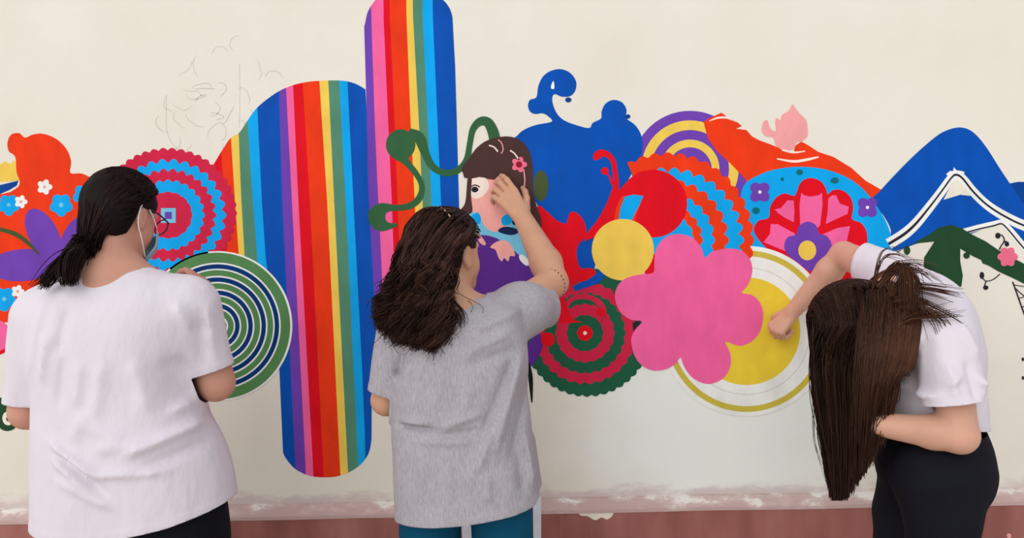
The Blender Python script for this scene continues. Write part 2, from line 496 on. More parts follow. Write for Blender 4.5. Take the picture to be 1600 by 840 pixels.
# blue cloud
bc = motif('blue_cloud', [(800, 228), (808, 212), (820, 202), (838, 195), (862, 190), (857, 182), (848, 177), (836, 178), (828, 174), (825, 165), (828, 156), (838, 152), (841, 135), (848, 120), (860, 111),
     (876, 108), (891, 114), (900, 127), (899, 141), (891, 150), (878, 151), (867, 147), (863, 152), (864, 163), (870, 177), (880, 187), (896, 194), (920, 200), (926, 192), (939, 185), (940, 174),
     (946, 162), (958, 156), (972, 160), (979, 172), (978, 184), (992, 195), (1001, 209), (1004, 226), (1001, 245), (994, 258), (985, 275), (965, 310), (940, 360), (925, 430), (895, 445), (870, 420),
     (850, 345), (830, 300)], 'blue', 2.6, 'big blue cloud with a curled wave rising from it', True, 4)
paint('highlight', [(861, 138), (862, 131), (865, 127), (866, 138)], 'white', 4, bc)
paint('droplet', circle(888, 156, 5, 4, n=14), 'deepblue', 3, bc, False)
paint('droplet', circle(981, 182, 4, 3.6, n=12), 'deepblue', 3, bc, False)

# purple and yellow rainbow
rb = motif('purple_rainbow', circle(1078, 264, 91, n=60), 'purple', 0.6, 'purple and yellow banded rainbow behind the orange hill', False)
for i, (r0, c) in enumerate([(76, 'yellow'), (61, 'purple'), (46, 'yellow'), (34, 'purple')]):
    paint('band', circle(1078, 264, r0, n=60), c, 0.9 + 0.3 * i, rb, False)

# orange hill and pink rose
oh = motif('orange_hill', [(1099, 190), (1110, 184), (1127, 176), (1134, 181), (1134, 185), (1152, 191), (1159, 197), (1150, 201), (1166, 203), (1175, 213), (1186, 219), (1205, 226), (1222, 233), (1240, 237),
     (1243, 227), (1252, 221), (1263, 227), (1278, 237), (1302, 245), (1330, 262), (1352, 282), (1378, 297), (1372, 312), (1340, 330), (1250, 330), (1176, 310), (1165, 280), (1142, 256), (1120, 236), (1106, 216)],
     'orange', 2.4, 'orange hill sloping down to the blue mountain', False)
paint('crease', stroke([(1108, 189), (1122, 184), (1136, 184), (1148, 188)], [1, 3, 3, 1]), 'pale', 3, oh, False)
paint('crease', stroke([(1222, 234), (1240, 238), (1258, 236)], [3, 3, 1.5]), 'pale', 3, oh, False)
paint('crease', stroke([(1214, 248), (1240, 252), (1262, 249), (1279, 245)], [2, 4, 4, 2]), 'pale', 3, oh, False)
motif('pink_rose', [(1191, 196), (1193, 190), (1199, 188), (1203, 200), (1212, 205), (1211, 190), (1214, 184), (1219, 188), (1222, 179), (1232, 173), (1238, 163), (1243, 169), (1250, 178), (1259, 187),
      (1262, 200), (1262, 211), (1256, 219), (1244, 223), (1240, 233), (1225, 235), (1212, 227), (1208, 215), (1197, 213), (1190, 205)], 'rose', 2.9, 'pale pink half-finished rose on the orange hill', True, 3)

# cyan dome with a five-petalled flower
cd = motif('cyan_dome', [(1158, 302), (1166, 285), (1182, 275), (1205, 266), (1235, 261), (1265, 261), (1295, 266), (1325, 278), (1350, 297), (1372, 325), (1388, 355), (1394, 385), (1396, 440),
     (1300, 450), (1170, 420), (1160, 380), (1157, 340)], 'cyan', 3.5, 'sky blue dome with a red and pink fan of petals', True, 4)
for (x, y, rx, ry) in [(1249, 269, 5.5, 4.5), (1222, 280, 3, 3), (1304, 282, 6.5, 5), (1181, 329, 6, 5.5)]:
    paint('dot', circle(x, y, rx, ry, n=16), 'teal', 4.2, cd, False)
for (x, y) in [(1187, 300), (1355, 324)]:
    paint('small_flower', flower(x, y, 15, 4, 0.4, 0.78), 'purple', 7.5, cd, False)
    paint('small_flower_centre', circle(x, y, 2.6, n=10), 'white', 8, cd, False)
paint('petal_fan', [(1262, 440), (1232, 410), (1200, 390), (1181, 368), (1178, 355), (1186, 344), (1201, 340), (1203, 324), (1211, 310), (1225, 302), (1240, 306), (1245, 299), (1249, 288), (1257, 280),
      (1268, 278), (1282, 283), (1290, 294), (1293, 303), (1301, 297), (1315, 297), (1328, 307), (1333, 324), (1331, 342), (1345, 348), (1354, 363), (1354, 390), (1345, 440)], 'red', 4.5, cd, True, 4)
for q in [[(1252, 301), (1256, 305), (1266, 307), (1279, 305), (1284, 301), (1285, 320), (1281, 352), (1270, 362), (1250, 352), (1249, 320)],
          [(1210, 327), (1220, 325), (1230, 313), (1240, 313), (1241, 330), (1240, 347), (1226, 340), (1216, 333)],
          [(1294, 310), (1300, 305), (1306, 305), (1312, 318), (1326, 323), (1324, 334), (1302, 344), (1290, 350), (1293, 330)],
          [(1204, 350), (1215, 350), (1242, 365), (1240, 390), (1226, 392), (1193, 378), (1203, 365)],
          [(1285, 366), (1308, 356), (1328, 353), (1325, 366), (1320, 390), (1300, 400), (1288, 390)]]:
    paint('petal', q, 'pink', 5.2, cd, False)
paint('flower_heart', [(1249, 352), (1262, 346), (1275, 352), (1280, 365), (1291, 368), (1299, 381), (1295, 396), (1285, 406), (1275, 416), (1266, 424), (1245, 409), (1230, 397), (1225, 383),
      (1231, 370), (1243, 367), (1246, 358)], 'purple', 6, cd, True, 3)
paint('flower_eye', circle(1261, 391, 14, 15.5, n=24), 'yellow', 7, cd, False)

# white and gold plate
pl = motif('gold_plate', circle(1166, 517, 133, n=90), 'white', 7.6, 'white plate with a gold rim and yellow middle behind the big pink flower', False)
paint('rim', circle(1166, 517, 126, n=90), 'gold', 8.2, pl, False)
paint('inner', circle(1166, 517, 117, n=90), 'white', 8.8, pl, False)
paint('pencil_ring', circle(1166, 517, 99.4, n=90), 'pencil', 9.2, pl, False)
paint('inner', circle(1166, 517, 98.4, n=90), 'white', 9.5, pl, False)
paint('middle', circle(1166, 517, 84, n=72), 'lemon', 10, pl, False)

# orange and blue scalloped half rosette
sc = motif('scalloped_sun', np.vstack([circle(1043, 375, 132, 134, n=140, lobes=40, amp=0.045, a0=math.radians(-14), a1=math.radians(118)), [(1000, 300), (1000, 410)]]),
     'orange', 10.4, 'orange and sky blue wavy-edged half rosette', False)
for i, (r0, c, lb) in enumerate([(115, 'cyan', 34), (92, 'orange', 28), (71, 'cyan', 24), (53, 'orange', 20), (40, 'cyan', 14)]):
    paint('band', np.vstack([circle(1043, 375, r0, r0 * (1.0 if i else 0.95), n=110, lobes=lb, amp=0.08, a0=math.radians(-30 if i else -14), a1=math.radians(112)), [(1010, 360), (1010, 400)]]),
          c, 10.7 + 0.3 * i, sc, False)

# red scrolls and ball
rs = motif('red_scroll', [(840, 322), (855, 331), (870, 344), (884, 349), (888, 338), (892, 331), (902, 333), (912, 345), (916, 362), (911, 373), (903, 384), (901, 398), (907, 418), (925, 419), (931, 428), (924, 438),
     (905, 440), (894, 447), (888, 462), (884, 485), (872, 500), (862, 535), (846, 548), (838, 520), (842, 470), (838, 420), (836, 360)], 'red', 4.4, 'red scroll shape with curling edges beside the blue cloud', True, 4)
paint('curl', stroke([(934, 249), (933, 243), (940, 239), (950, 242), (958, 252), (961, 270), (962, 292), (955, 318), (942, 343), (925, 362), (911, 372)], [12, 12, 11, 9, 8, 8, 10, 14, 14, 10, 4]), 'red', 5.5, rs, False)
paint('curl', stroke([(946, 268), (952, 276), (957, 288)], [3, 3, 4]), 'red', 5.6, rs, False)
paint('bead', circle(945, 267, 6, n=18), 'red', 5.8, rs, False)
rbx = motif('red_ball', circle(1020, 318, 53.5, 53, n=50), 'red', 12.6, 'big red ball above the yellow ball', False)
paint('wing', [(955, 318), (965, 300), (985, 279), (1005, 268), (1040, 290), (1040, 350), (1000, 372), (960, 362), (925, 372), (912, 376), (938, 352)], 'red', 11.5, rbx)
paint('blue_slip', [(976, 307), (990, 304), (1005, 306), (1000, 318), (993, 331), (985, 348), (966, 348), (969, 325)], 'cyan', 13.2, rbx, False)
paint('orange_edge', stroke([(974, 306), (966, 325), (963, 348)], [4, 6, 8]), 'orange', 13, rbx, False)
paint('orange_edge', stroke([(1000, 318), (992, 332), (986, 348)], [2, 6, 10]), 'orange', 13, rbx, False)
paint('notch', [(1005, 400), (1030, 395), (1032, 432), (1008, 428)], 'red', 12.4, rbx, False)
motif('yellow_ball', circle(973, 390, 48.5, 48, n=48), 'yellow', 14, 'plain yellow ball touching the pink flower', False)
paint('blue_scroll', stroke([(942, 418), (936, 432), (922, 441), (906, 447), (897, 451)], [8, 14, 11, 10, 8]), 'blue', 10.2, rs, False)

# red and green spiral disc
sp = motif('spiral_disc', circle(917, 519, 99, 99, n=200, lobes=44, amp=0.035), 'emerald', 3.2, 'crimson and dark green scalloped target under the yellow ball', False)
for i, (r0, c, lb) in enumerate([(78, 'crimson', 30), (62, 'emerald', 26), (45, 'crimson', 20), (28, 'emerald', 14), (12, 'red', 8)]):
    paint('ring', circle(914, 520, r0, n=120, lobes=lb, amp=0.05), c, 4.8 + 0.3 * i, sp, False)
paint('red_drip', stroke([(868, 470), (879, 492), (895, 504), (915, 507), (932, 501), (940, 490), (933, 484)], [30, 22, 12, 8, 9, 14, 8]), 'red', 8, sp, False)
paint('red_drip', circle(856, 530, 11, n=20), 'red', 8.2, sp, False)
paint('red_drip', stroke([(884, 486), (890, 470), (906, 463), (926, 466), (940, 478), (944, 494)], [4, 7, 8, 8, 10, 8]), 'crimson', 7.6, sp, False)
paint('highlight', circle(914, 520, 3, n=10), 'pale', 8.4, sp, False)
paint('purple_edge', [(820, 555), (826, 536), (842, 520), (848, 540), (838, 562), (828, 572)], 'violet', 6.2, sp)
paint('dark_stem', stroke([(826, 566), (829, 590), (831, 628)], [3, 7, 2]), 'black', 6.4, sp, False)
paint('grey_notch', [(988, 504), (1003, 500), (996, 508), (990, 518)], 'dark', 12, sp, False)

# big pink flower
motif('pink_flower', [(1020, 426), (1022, 410), (1024, 392), (1033, 376), (1048, 367), (1066, 366), (1084, 373), (1096, 388), (1101, 402), (1113, 393), (1135, 388), (1157, 391), (1171, 404), (1175, 424), (1168, 445),
     (1158, 457), (1173, 460), (1186, 471), (1192, 490), (1188, 515), (1175, 532), (1155, 540), (1133, 533), (1140, 550), (1141, 570), (1132, 588), (1115, 598), (1098, 598), (1080, 588), (1068, 571), (1063, 558),
     (1055, 568), (1040, 576), (1020, 578), (1001, 569), (990, 552), (986, 530), (992, 515), (1003, 502), (985, 499), (969, 487), (961, 468), (963, 450), (975, 436), (996, 429)],
     'pink', 15, 'large flat pink flower with six round petals', True, 3)

# blue mountain, ridge lines, green branch at the right end
motif('far_mountain', [(1570, 288), (1590, 284), (1640, 284), (1700, 300), (1700, 440), (1600, 372)], 'deepblue', 2, 'darker blue hill at the right end of the mural', False)
bm = motif('blue_mountain', [(1362, 313), (1375, 298), (1400, 271), (1430, 241), (1460, 215), (1478, 204), (1498, 199), (1515, 203), (1530, 216), (1545, 236), (1560, 260), (1578, 287), (1600, 319), (1660, 400), (1660, 450),
     (1600, 388), (1567, 349), (1520, 364), (1480, 372), (1440, 378), (1392, 392), (1392, 360), (1380, 336)], 'blue', 3, 'blue mountain with white and black ridge lines', True, 4)
paint('cream_peak', [(1474, 312), (1488, 284), (1497, 276), (1507, 290), (1516, 306), (1500, 304), (1484, 309)], 'cream', 4, bm, False)
RID = [(1388, 381), (1412, 366), (1430, 350), (1450, 326), (1470, 300), (1486, 278), (1494, 273), (1504, 279), (1520, 299), (1542, 320), (1570, 338), (1602, 353), (1660, 372)]
paint('ridge_white', stroke(RID, [17, 17, 16, 15, 14, 13, 13, 13, 14, 14, 15, 16, 16]), 'white', 4.4, bm, False)
paint('ridge_tuft', [(1478, 272), (1484, 267), (1489, 267), (1490, 261), (1494, 266), (1502, 267), (1507, 269), (1500, 280), (1488, 282)], 'white', 4.5, bm, False)
paint('ridge_line', stroke(RID, [4.5, 4.5, 4, 3, 2.6, 2.6, 3.5, 3, 3, 3, 3, 3, 3]), 'dark', 5, bm, False)
RI2 = [(1504, 362), (1530, 355), (1552, 350), (1562, 347), (1568, 349), (1580, 362), (1602, 388), (1660, 450)]
paint('ridge_white', stroke(RI2, [9, 9, 9, 8, 9, 10, 11, 11]), 'white', 4.6, bm, False)
paint('ridge_line', stroke([(a, b + 2.5) for a, b in RI2], 2.4), 'dark', 5.2, bm, False)
gb = motif('green_branch', [(1392, 404), (1400, 394), (1425, 381), (1450, 367), (1468, 355), (1485, 351), (1502, 356), (1520, 367), (1540, 377), (1562, 392), (1600, 412), (1660, 442), (1660, 476), (1600, 443), (1580, 433),
     (1560, 424), (1545, 415), (1535, 411), (1533, 406), (1520, 400), (1500, 388), (1500, 408), (1504, 430), (1502, 446), (1494, 456), (1482, 452), (1462, 433), (1443, 417), (1444, 402), (1453, 388), (1460, 377), (1430, 380), (1410, 388)],
     'pine', 6, 'dark green leafy branch below the blue mountain', False)
paint('leaf_dot', circle(1417, 391, 5, 7, n=14), 'pine', 6, gb, False)
paint('leaf_dot', circle(1510, 399, 5, 5, n=14), 'pine', 6, gb, False)
paint('pink_blossom', flower(1574, 401, 14, 6, 0.3), 'gum', 7, gb, False)
for bq in [(1559, 368, 4, 4.6), (1573, 381, 3.4, 4), (1534, 430, 3.5, 5.5), (1540, 449, 4, 3.6)]: paint('berry', circle(*bq, n=14), 'dark', 6.4, gb, False)
for tw in [stroke([(1559, 366), (1566, 368), (1569, 376), (1564, 384), (1561, 390)], 1.6), stroke([(1567, 378), (1572, 377), (1574, 382)], 1.6),
           stroke([(1535, 434), (1541, 439), (1552, 436), (1562, 428)], 1.4), stroke([(1541, 438), (1538, 446)], 1.4)]:
    paint('twig', tw, 'dark', 6.5, gb, False)
paint_multi('net_lines', [stroke([(1582, 440), (1590, 462), (1600, 490), (1612, 520)], 2), stroke([(1586, 450), (1600, 462), (1616, 470)], 1.4), stroke([(1585, 445), (1604, 448)], 1.2),
                          stroke([(1591, 466), (1602, 462), (1614, 450)], 1.2), stroke([(1596, 480), (1606, 476)], 1.2), circle(1598, 561, 1.8, 3, n=8), circle(1598, 590, 1.8, 3, n=8)], 'dark', 6.3, gb, kind='stuff')

# faint pencil sketch of the next figures
rr = random.Random(3)
sk = []
for (x0, y0) in [(300, 95), (330, 84), (365, 80), (400, 92), (415, 120), (285, 140), (310, 120), (340, 130), (372, 138), (270, 175), (300, 165), (335, 158), (365, 165), (390, 170),
                 (262, 205), (290, 200), (318, 198), (345, 190), (372, 188), (300, 225), (325, 215), (348, 225), (300, 138), (322, 150), (280, 215)]:
    a = rr.uniform(0, 6.28); pts = [(x0, y0)]
    for _ in range(6):
        a += rr.uniform(-0.2, 0.75); pts.append((pts[-1][0] + 6 * math.cos(a), pts[-1][1] + 6 * math.sin(a)))
    sk.append(stroke(pts, [0.4, 0.9, 1, 1, 1, 0.9, 0.4], 4))
sk += [stroke([(304, 139), (318, 138), (336, 139)], 1.4), stroke([(330, 176), (342, 178), (350, 183), (338, 187)], 1.3), stroke([(305, 158), (312, 150), (322, 148)], 1.3),
       stroke([(374, 100), (375, 140), (374, 200)], 0.8), stroke([(260, 150), (262, 210), (285, 240)], 0.8)]
o = paint_multi('pencil_sketch', sk, 'pencil', 0.2, mural, 'faint pencil drawing not yet painted', 'stuff')
# ---------------------------------------------------------------- bodies, clothes: smooth blended volumes turned into one surface
def nrm(v):
    v = np.asarray(v, float)
    return v / (np.linalg.norm(v) + 1e-12)

def frame(fwd, up):
    f = nrm(fwd); r = nrm(np.cross(f, up)); u = np.cross(r, f)
    return np.stack([r, f, u])              # rows: right, forward, up

class Field:
    def __init__(self, lo, hi, h):
        self.lo = np.array(lo, float); self.h = h
        self.n = np.ceil((np.array(hi) - self.lo) / h).astype(int) + 1
        self.ax = [(self.lo[i] + h * np.arange(self.n[i])).astype(np.float32) for i in range(3)]
        self.f = np.full(self.n, 1.0, np.float32)
    def block(self, lo, hi, pad):
        a = np.clip(np.floor((np.array(lo) - pad - self.lo) / self.h).astype(int), 0, self.n)
        b = np.clip(np.ceil((np.array(hi) + pad - self.lo) / self.h).astype(int) + 1, 0, self.n)
        if np.any(b <= a): return None, None
        sl = tuple(slice(a[i], b[i]) for i in range(3))
        g = np.meshgrid(*[self.ax[i][sl[i]] for i in range(3)], indexing='ij', sparse=True)
        return sl, g
    def add(self, d, sl, k):
        o = self.f[sl]
        hh = np.clip(0.5 + 0.5 * (o - d) / k, 0, 1)
        self.f[sl] = o * (1 - hh) + d * hh - k * hh * (1 - hh)
    def cone(self, a, b, r1, r2=None, k=0.02, flat=None):
        r2 = r1 if r2 is None else r2
        a, b = np.asarray(a, float), np.asarray(b, float)
        R = max(r1, r2)
        sl, g = self.block(np.minimum(a, b) - R, np.maximum(a, b) + R, 0.02 + k)
        if sl is None: return self
        ab = b - a; L2 = float(ab @ ab) + 1e-12
        q = [g[i] - a[i] for i in range(3)]
        t = np.clip((q[0] * ab[0] + q[1] * ab[1] + q[2] * ab[2]) / L2, 0, 1)
        d = np.sqrt(sum((q[i] - t * ab[i]) ** 2 for i in range(3))) - (r1 + (r2 - r1) * t)
        self.add(d.astype(np.float32), sl, k)
        return self
    def chain(self, pts, rs, k=0.02):
        for i in range(len(pts) - 1): self.cone(pts[i], pts[i + 1], rs[i], rs[i + 1], k)
        return self
    def ell(self, c, rad, R=None, k=0.02, cut=False):
        c = np.asarray(c, float); rad = np.asarray(rad, float)
        R = np.eye(3) if R is None else R
        M = float(rad.max())
        sl, g = self.block(c - M, c + M, 0.02 + k)
        if sl is None: return self
        q = [g[i] - c[i] for i in range(3)]
        l = [(R[j, 0] * q[0] + R[j, 1] * q[1] + R[j, 2] * q[2]) for j in range(3)]
        k0 = np.sqrt(sum((l[j] / rad[j]) ** 2 for j in range(3)))
        k1 = np.sqrt(sum((l[j] / rad[j] ** 2) ** 2 for j in range(3))) + 1e-9
        d = (k0 * (k0 - 1) / k1).astype(np.float32)
        if cut:
            o = self.f[sl]; e = -d
            hh = np.clip(0.5 - 0.5 * (o - e) / k, 0, 1)
            self.f[sl] = o * (1 - hh) + e * hh + k * hh * (1 - hh)
        else: self.add(d, sl, k)
        return self
    def loft(self, z, cx, cy, a, b, n=2.3, k=0.03, ztop=None):
        """stacked rounded sections along z"""
        z, cx, cy, a, b = [np.asarray(v, float) for v in (z, cx, cy, a, b)]
        o = np.argsort(z); z, cx, cy, a, b = z[o], cx[o], cy[o], a[o], b[o]
        zz = self.ax[2].astype(float)
        def sm(v):
            q = catmull(np.column_stack([z, v]), False, 10); return np.interp(zz, q[:, 0], q[:, 1])
        CX, CY, A, B = sm(cx), sm(cy), np.maximum(sm(a), .01), np.maximum(sm(b), .01)
        X, Y = self.ax[0][:, None, None], self.ax[1][None, :, None]
        f32 = lambda v: v.astype(np.float32)[None, None, :]
        kk = ((np.abs(X - f32(CX)) / f32(A)) ** n + (np.abs(Y - f32(CY)) / f32(B)) ** n) ** np.float32(1 / n)
        d = (kk - 1) * f32(np.sqrt(A * B))
        Z = self.ax[2][None, None, :]
        d = np.maximum(d, Z - np.float32(z[-1])); d = np.maximum(d, np.float32(z[0]) - Z)
        o_ = self.f
        hh = np.clip(0.5 + 0.5 * (o_ - d) / k, 0, 1)
        self.f = (o_ * (1 - hh) + d * hh - k * hh * (1 - hh)).astype(np.float32)
        return self
    def grid(self):
        return np.meshgrid(*self.ax, indexing='ij', sparse=True)
    def fold(self, a, b, amp, w, depth=0.10):
        """a soft ridge (amp > 0) or crease (amp < 0) running from a to b"""
        a, b = np.asarray(a, float), np.asarray(b, float)
        ext = np.array([3 * w, depth, 3 * w])
        sl, g = self.block(np.minimum(a, b) - ext, np.maximum(a, b) + ext, 0)
        if sl is None: return self
        ab = b - a; abxz = np.array([ab[0], 0, ab[2]]); L2 = float(abxz @ abxz) + 1e-9
        t = np.clip(((g[0] - a[0]) * ab[0] + (g[2] - a[2]) * ab[2]) / L2, 0, 1)
        dx, dz = g[0] - a[0] - t * ab[0], g[2] - a[2] - t * ab[2]
        yy = np.clip(1 - np.abs(g[1] - a[1] - t * ab[1]) / depth, 0, 1)
        wgt = np.exp(-(dx * dx + dz * dz) / (w * w)) * np.clip(yy * 2, 0, 1) * np.clip(np.minimum(t, 1 - t) * 4 + 0.15, 0, 1)
        self.f[sl] -= (amp * wgt).astype(np.float32)
        return self
    def mesh(self):
        f = self.f; n = np.array(f.shape)
        ins = f < 0
        corners = [(i, j, k) for i in (0, 1) for j in (0, 1) for k in (0, 1)]
        m = n - 1
        cnt = np.zeros(m, np.int8)
        for c in corners: cnt += ins[c[0]:c[0] + m[0], c[1]:c[1] + m[1], c[2]:c[2] + m[2]]
        act = np.argwhere((cnt > 0) & (cnt < 8))
        idx = np.full(m, -1, np.int32)
        idx[act[:, 0], act[:, 1], act[:, 2]] = np.arange(len(act))
        val = np.stack([f[act[:, 0] + c[0], act[:, 1] + c[1], act[:, 2] + c[2]] for c in corners], 1).astype(np.float64)
        acc = np.zeros((len(act), 3)); num = np.zeros(len(act))
        cc = np.array(corners, float)
        for a in range(8):
            for b in range(a + 1, 8):
                if np.abs(cc[a] - cc[b]).sum() != 1: continue
                s = (val[:, a] < 0) != (val[:, b] < 0)
                t = np.where(s, val[:, a] / (val[:, a] - val[:, b] + 1e-20), 0)
                p = cc[a] + (cc[b] - cc[a]) * t[:, None]
                acc += p * s[:, None]; num += s
        V = self.lo + (act + acc / num[:, None]) * self.h
        quads = []
        for ax in range(3):
            u, w = (ax + 1) % 3, (ax + 2) % 3
            s0 = [slice(0, n[i]) for i in range(3)]; s1 = list(s0)
            s0[ax] = slice(0, n[ax] - 1); s1[ax] = slice(1, n[ax])
            A, B = ins[tuple(s0)], ins[tuple(s1)]
            e = np.argwhere(A != B)
            e = e[(e[:, u] > 0) & (e[:, w] > 0) & (e[:, u] < n[u] - 1) & (e[:, w] < n[w] - 1)]
            fl = A[e[:, 0], e[:, 1], e[:, 2]]
            def vi(du, dw):
                q = e.copy(); q[:, u] -= du; q[:, w] -= dw
                return idx[q[:, 0], q[:, 1], q[:, 2]]
            Q = np.stack([vi(1, 1), vi(0, 1), vi(0, 0), vi(1, 0)], 1)
            quads.append(np.where(fl[:, None], Q, Q[:, ::-1]))
        return V, np.vstack(quads)

def relax(V, Q, it=2, lam=0.4):
    e = np.vstack([Q[:, [i, (i + 1) % Q.shape[1]]] for i in range(Q.shape[1])])
    for _ in range(it):
        s = np.zeros_like(V); c = np.zeros(len(V))
        np.add.at(s, e[:, 0], V[e[:, 1]]); np.add.at(c, e[:, 0], 1)
        np.add.at(s, e[:, 1], V[e[:, 0]]); np.add.at(c, e[:, 1], 1)
        V = V + lam * (s / np.maximum(c, 1)[:, None] - V)
    return V

def clip_mesh(V, Q, c):
    """keep the part of the surface where c < 0, with a clean cut edge"""
    T = np.vstack([Q[:, [0, 1, 2]], Q[:, [0, 2, 3]]])
    neg = c[T] < 0; cnt = neg.sum(1)
    out = [tuple(t) for t in T[cnt == 3]]
    V = [tuple(v) for v in V]; cut = {}
    def x(i, j):
        key = (min(i, j), max(i, j))
        if key not in cut:
            t = c[i] / (c[i] - c[j]); a, b = np.array(V[i]), np.array(V[j])
            cut[key] = len(V); V.append(tuple(a + (b - a) * t))
        return cut[key]
    for t in T[(cnt == 1) | (cnt == 2)]:
        n_ = [c[i] < 0 for i in t]
        if sum(n_) == 1:
            k = n_.index(True); i, j, l = t[k], t[(k + 1) % 3], t[(k + 2) % 3]
            out.append((i, x(i, j), x(i, l)))
        else:
            k = n_.index(False); i, j, l = t[k], t[(k + 1) % 3], t[(k + 2) % 3]
            a, b = x(i, j), x(i, l)
            out += [(a, j, l), (a, l, b)]
    V = np.array(V); F = np.array(out)
    used = np.unique(F); mp = np.full(len(V), -1); mp[used] = np.arange(len(used))
    return V[used], mp[F]

def plane_cut(end, axis, R, guard=None, tmax=9.0):
    """cuts a tube at 'end' looking along 'axis', only within R of it and on the free side of the guard plane"""
    end, axis = np.asarray(end, float), nrm(axis)
    def c(V):
        q = V - end; t = q @ axis
        rad = np.linalg.norm(q - t[:, None] * axis, axis=1)
        m = np.minimum(np.minimum(t, R - rad), tmax - t)
        if guard is not None: m = np.minimum(m, (V - np.asarray(guard[0])) @ nrm(guard[1]))
        return m
    return c

def garment(name, field, cuts, mat, parent, label, thick=0.0035, hem=0.020, band=0.0012):
    V, Q = field.mesh()
    V = relax(V, Q, 2)
    c = np.max(np.stack([k(V) for k in cuts]), 0)
    # sewn hem: a slightly thicker band along every cut edge
    Nn = np.zeros_like(V)
    fn = np.cross(V[Q[:, 1]] - V[Q[:, 0]], V[Q[:, 2]] - V[Q[:, 0]])
    for i in range(4): np.add.at(Nn, Q[:, i], fn)
    Nn /= np.linalg.norm(Nn, axis=1)[:, None] + 1e-12
    s = np.clip((c + hem) / 0.003, 0, 1)
    V = V + Nn * (band * s)[:, None]
    V2, F = clip_mesh(V, Q, c)
    o = mesh_obj(name, V2, F, mat, parent, smooth=True)
    md = o.modifiers.new('cloth', 'SOLIDIFY'); md.thickness = thick; md.offset = -1
    if label: o['label'] = label
    return o

# ---------------------------------------------------------------- skin, hair and cloth materials
def skin_mat(name, rgb):
    m, nt, b = nodes_mat(name)
    c = lin(rgb)
    nt.links.new(ramp(nt, noise(nt, 14.0, 5.0), [(0.3, mul(c, 0.92)), (0.7, mul(c, 1.05))]), b.inputs['Base Color'])
    b.inputs['Roughness'].default_value = 0.5
    b.inputs['Subsurface Weight'].default_value = 0.12
    b.inputs['Subsurface Radius'].default_value = (0.012, 0.005, 0.003)
    b.inputs['Subsurface Scale'].default_value = 0.5
    b.inputs['Specular IOR Level'].default_value = 0.35
    bump(nt, b, noise(nt, 240.0, 4.0), 0.12, 0.0006)
    return m

def hair_mat(name, dark, light, rough=0.5):
    m, nt, b = nodes_mat(name)
    at = nt.nodes.new('ShaderNodeAttribute'); at.attribute_name = 'tint'
    nt.links.new(ramp(nt, at.outputs['Fac'], [(0.0, lin(dark)), (1.0, lin(light))]), b.inputs['Base Color'])
    b.inputs['Roughness'].default_value = rough
    b.inputs['Specular IOR Level'].default_value = 0.10
    return m

def cloth_mat(name, rgb, var=0.03, weave=0.15, rough=0.9, heather=None, sheen=0.0, rumple=0.0):
    m, nt, b = nodes_mat(name)
    c = lin(rgb)
    if heather:
        f = noise(nt, 150.0, 4.0, (2.2, 2.2, 0.35), 0.7)
        g = noise(nt, 18.0, 4.0)
        col = ramp(nt, f, [(0.33, lin(heather)), (0.66, c)])
        mx = nt.nodes.new('ShaderNodeMix'); mx.data_type = 'RGBA'; mx.blend_type = 'MULTIPLY'
        mx.inputs['Factor'].default_value = 1.0
        nt.links.new(col, mx.inputs['A'])
        nt.links.new(ramp(nt, g, [(0.3, (0.93, 0.93, 0.93, 1)), (0.7, (1, 1, 1, 1))]), mx.inputs['B'])
        nt.links.new(mx.outputs['Result'], b.inputs['Base Color'])
    else:
        nt.links.new(ramp(nt, noise(nt, 7.0, 4.0), [(0.3, mul(c, 1 - var)), (0.7, mul(c, 1 + var))]), b.inputs['Base Color'])
    b.inputs['Roughness'].default_value = rough
    b.inputs['Specular IOR Level'].default_value = 0.15
    if sheen: b.inputs['Sheen Weight'].default_value = sheen
    bump(nt, b, noise(nt, 420.0, 2.0), weave, 0.0008)
    if rumple:
        fine = b.inputs['Normal'].links[0].from_node
        big = nt.nodes.new('ShaderNodeBump')
        big.inputs['Strength'].default_value = rumple; big.inputs['Distance'].default_value = 0.012
        nt.links.new(noise(nt, 11.0, 3.0, (1.5, 1.0, 0.75), 0.5), big.inputs['Height'])
        nt.links.new(big.outputs['Normal'], fine.inputs['Normal'])
    return m

def plain(name, rgb, rough=0.5, metal=0.0, alpha=None):
    m, nt, b = nodes_mat(name)
    c = lin(rgb)
    nt.links.new(ramp(nt, noise(nt, 30.0, 3.0), [(0.3, mul(c, 0.96)), (0.7, mul(c, 1.04))]), b.inputs['Base Color'])
    b.inputs['Roughness'].default_value = rough; b.inputs['Metallic'].default_value = metal
    return m

# ---------------------------------------------------------------- strands of hair as thin tapered tubes
def strands(name, lines, r0, r1, mat, parent, tints, label=None):
    L = np.asarray(lines, float)                       # N, M, 3
    N, M, _ = L.shape
    d = np.gradient(L, axis=1); d /= np.linalg.norm(d, axis=2)[..., None] + 1e-9
    ref = np.tile(nrm([0.31, 0.83, 0.46]), (N, M, 1))
    a = np.cross(d, ref); a /= np.linalg.norm(a, axis=2)[..., None] + 1e-9
    b = np.cross(d, a)
    t = np.linspace(0, 1, M)
    rad = (r0 + (r1 - r0) * t ** 2)[None, :, None]
    rad = rad * (np.asarray(tints)[:, None, None] * 0.5 + 0.75)
    rings = [L + rad * (math.cos(q) * a + math.sin(q) * b) for q in (0, 2.0944, 4.18879)]
    V = np.stack(rings, 2).reshape(-1, 3)
    base = (np.arange(N)[:, None] * M + np.arange(M - 1)[None]).ravel() * 3
    F = np.vstack([np.stack([base + i, base + (i + 1) % 3, base + 3 + (i + 1) % 3, base + 3 + i], 1) for i in range(3)])
    o = mesh_obj(name, V, F, mat, parent, smooth=True, attr=np.repeat(np.asarray(tints), M * 3))
    o['kind'] = 'stuff'
    if label: o['label'] = label
    return o

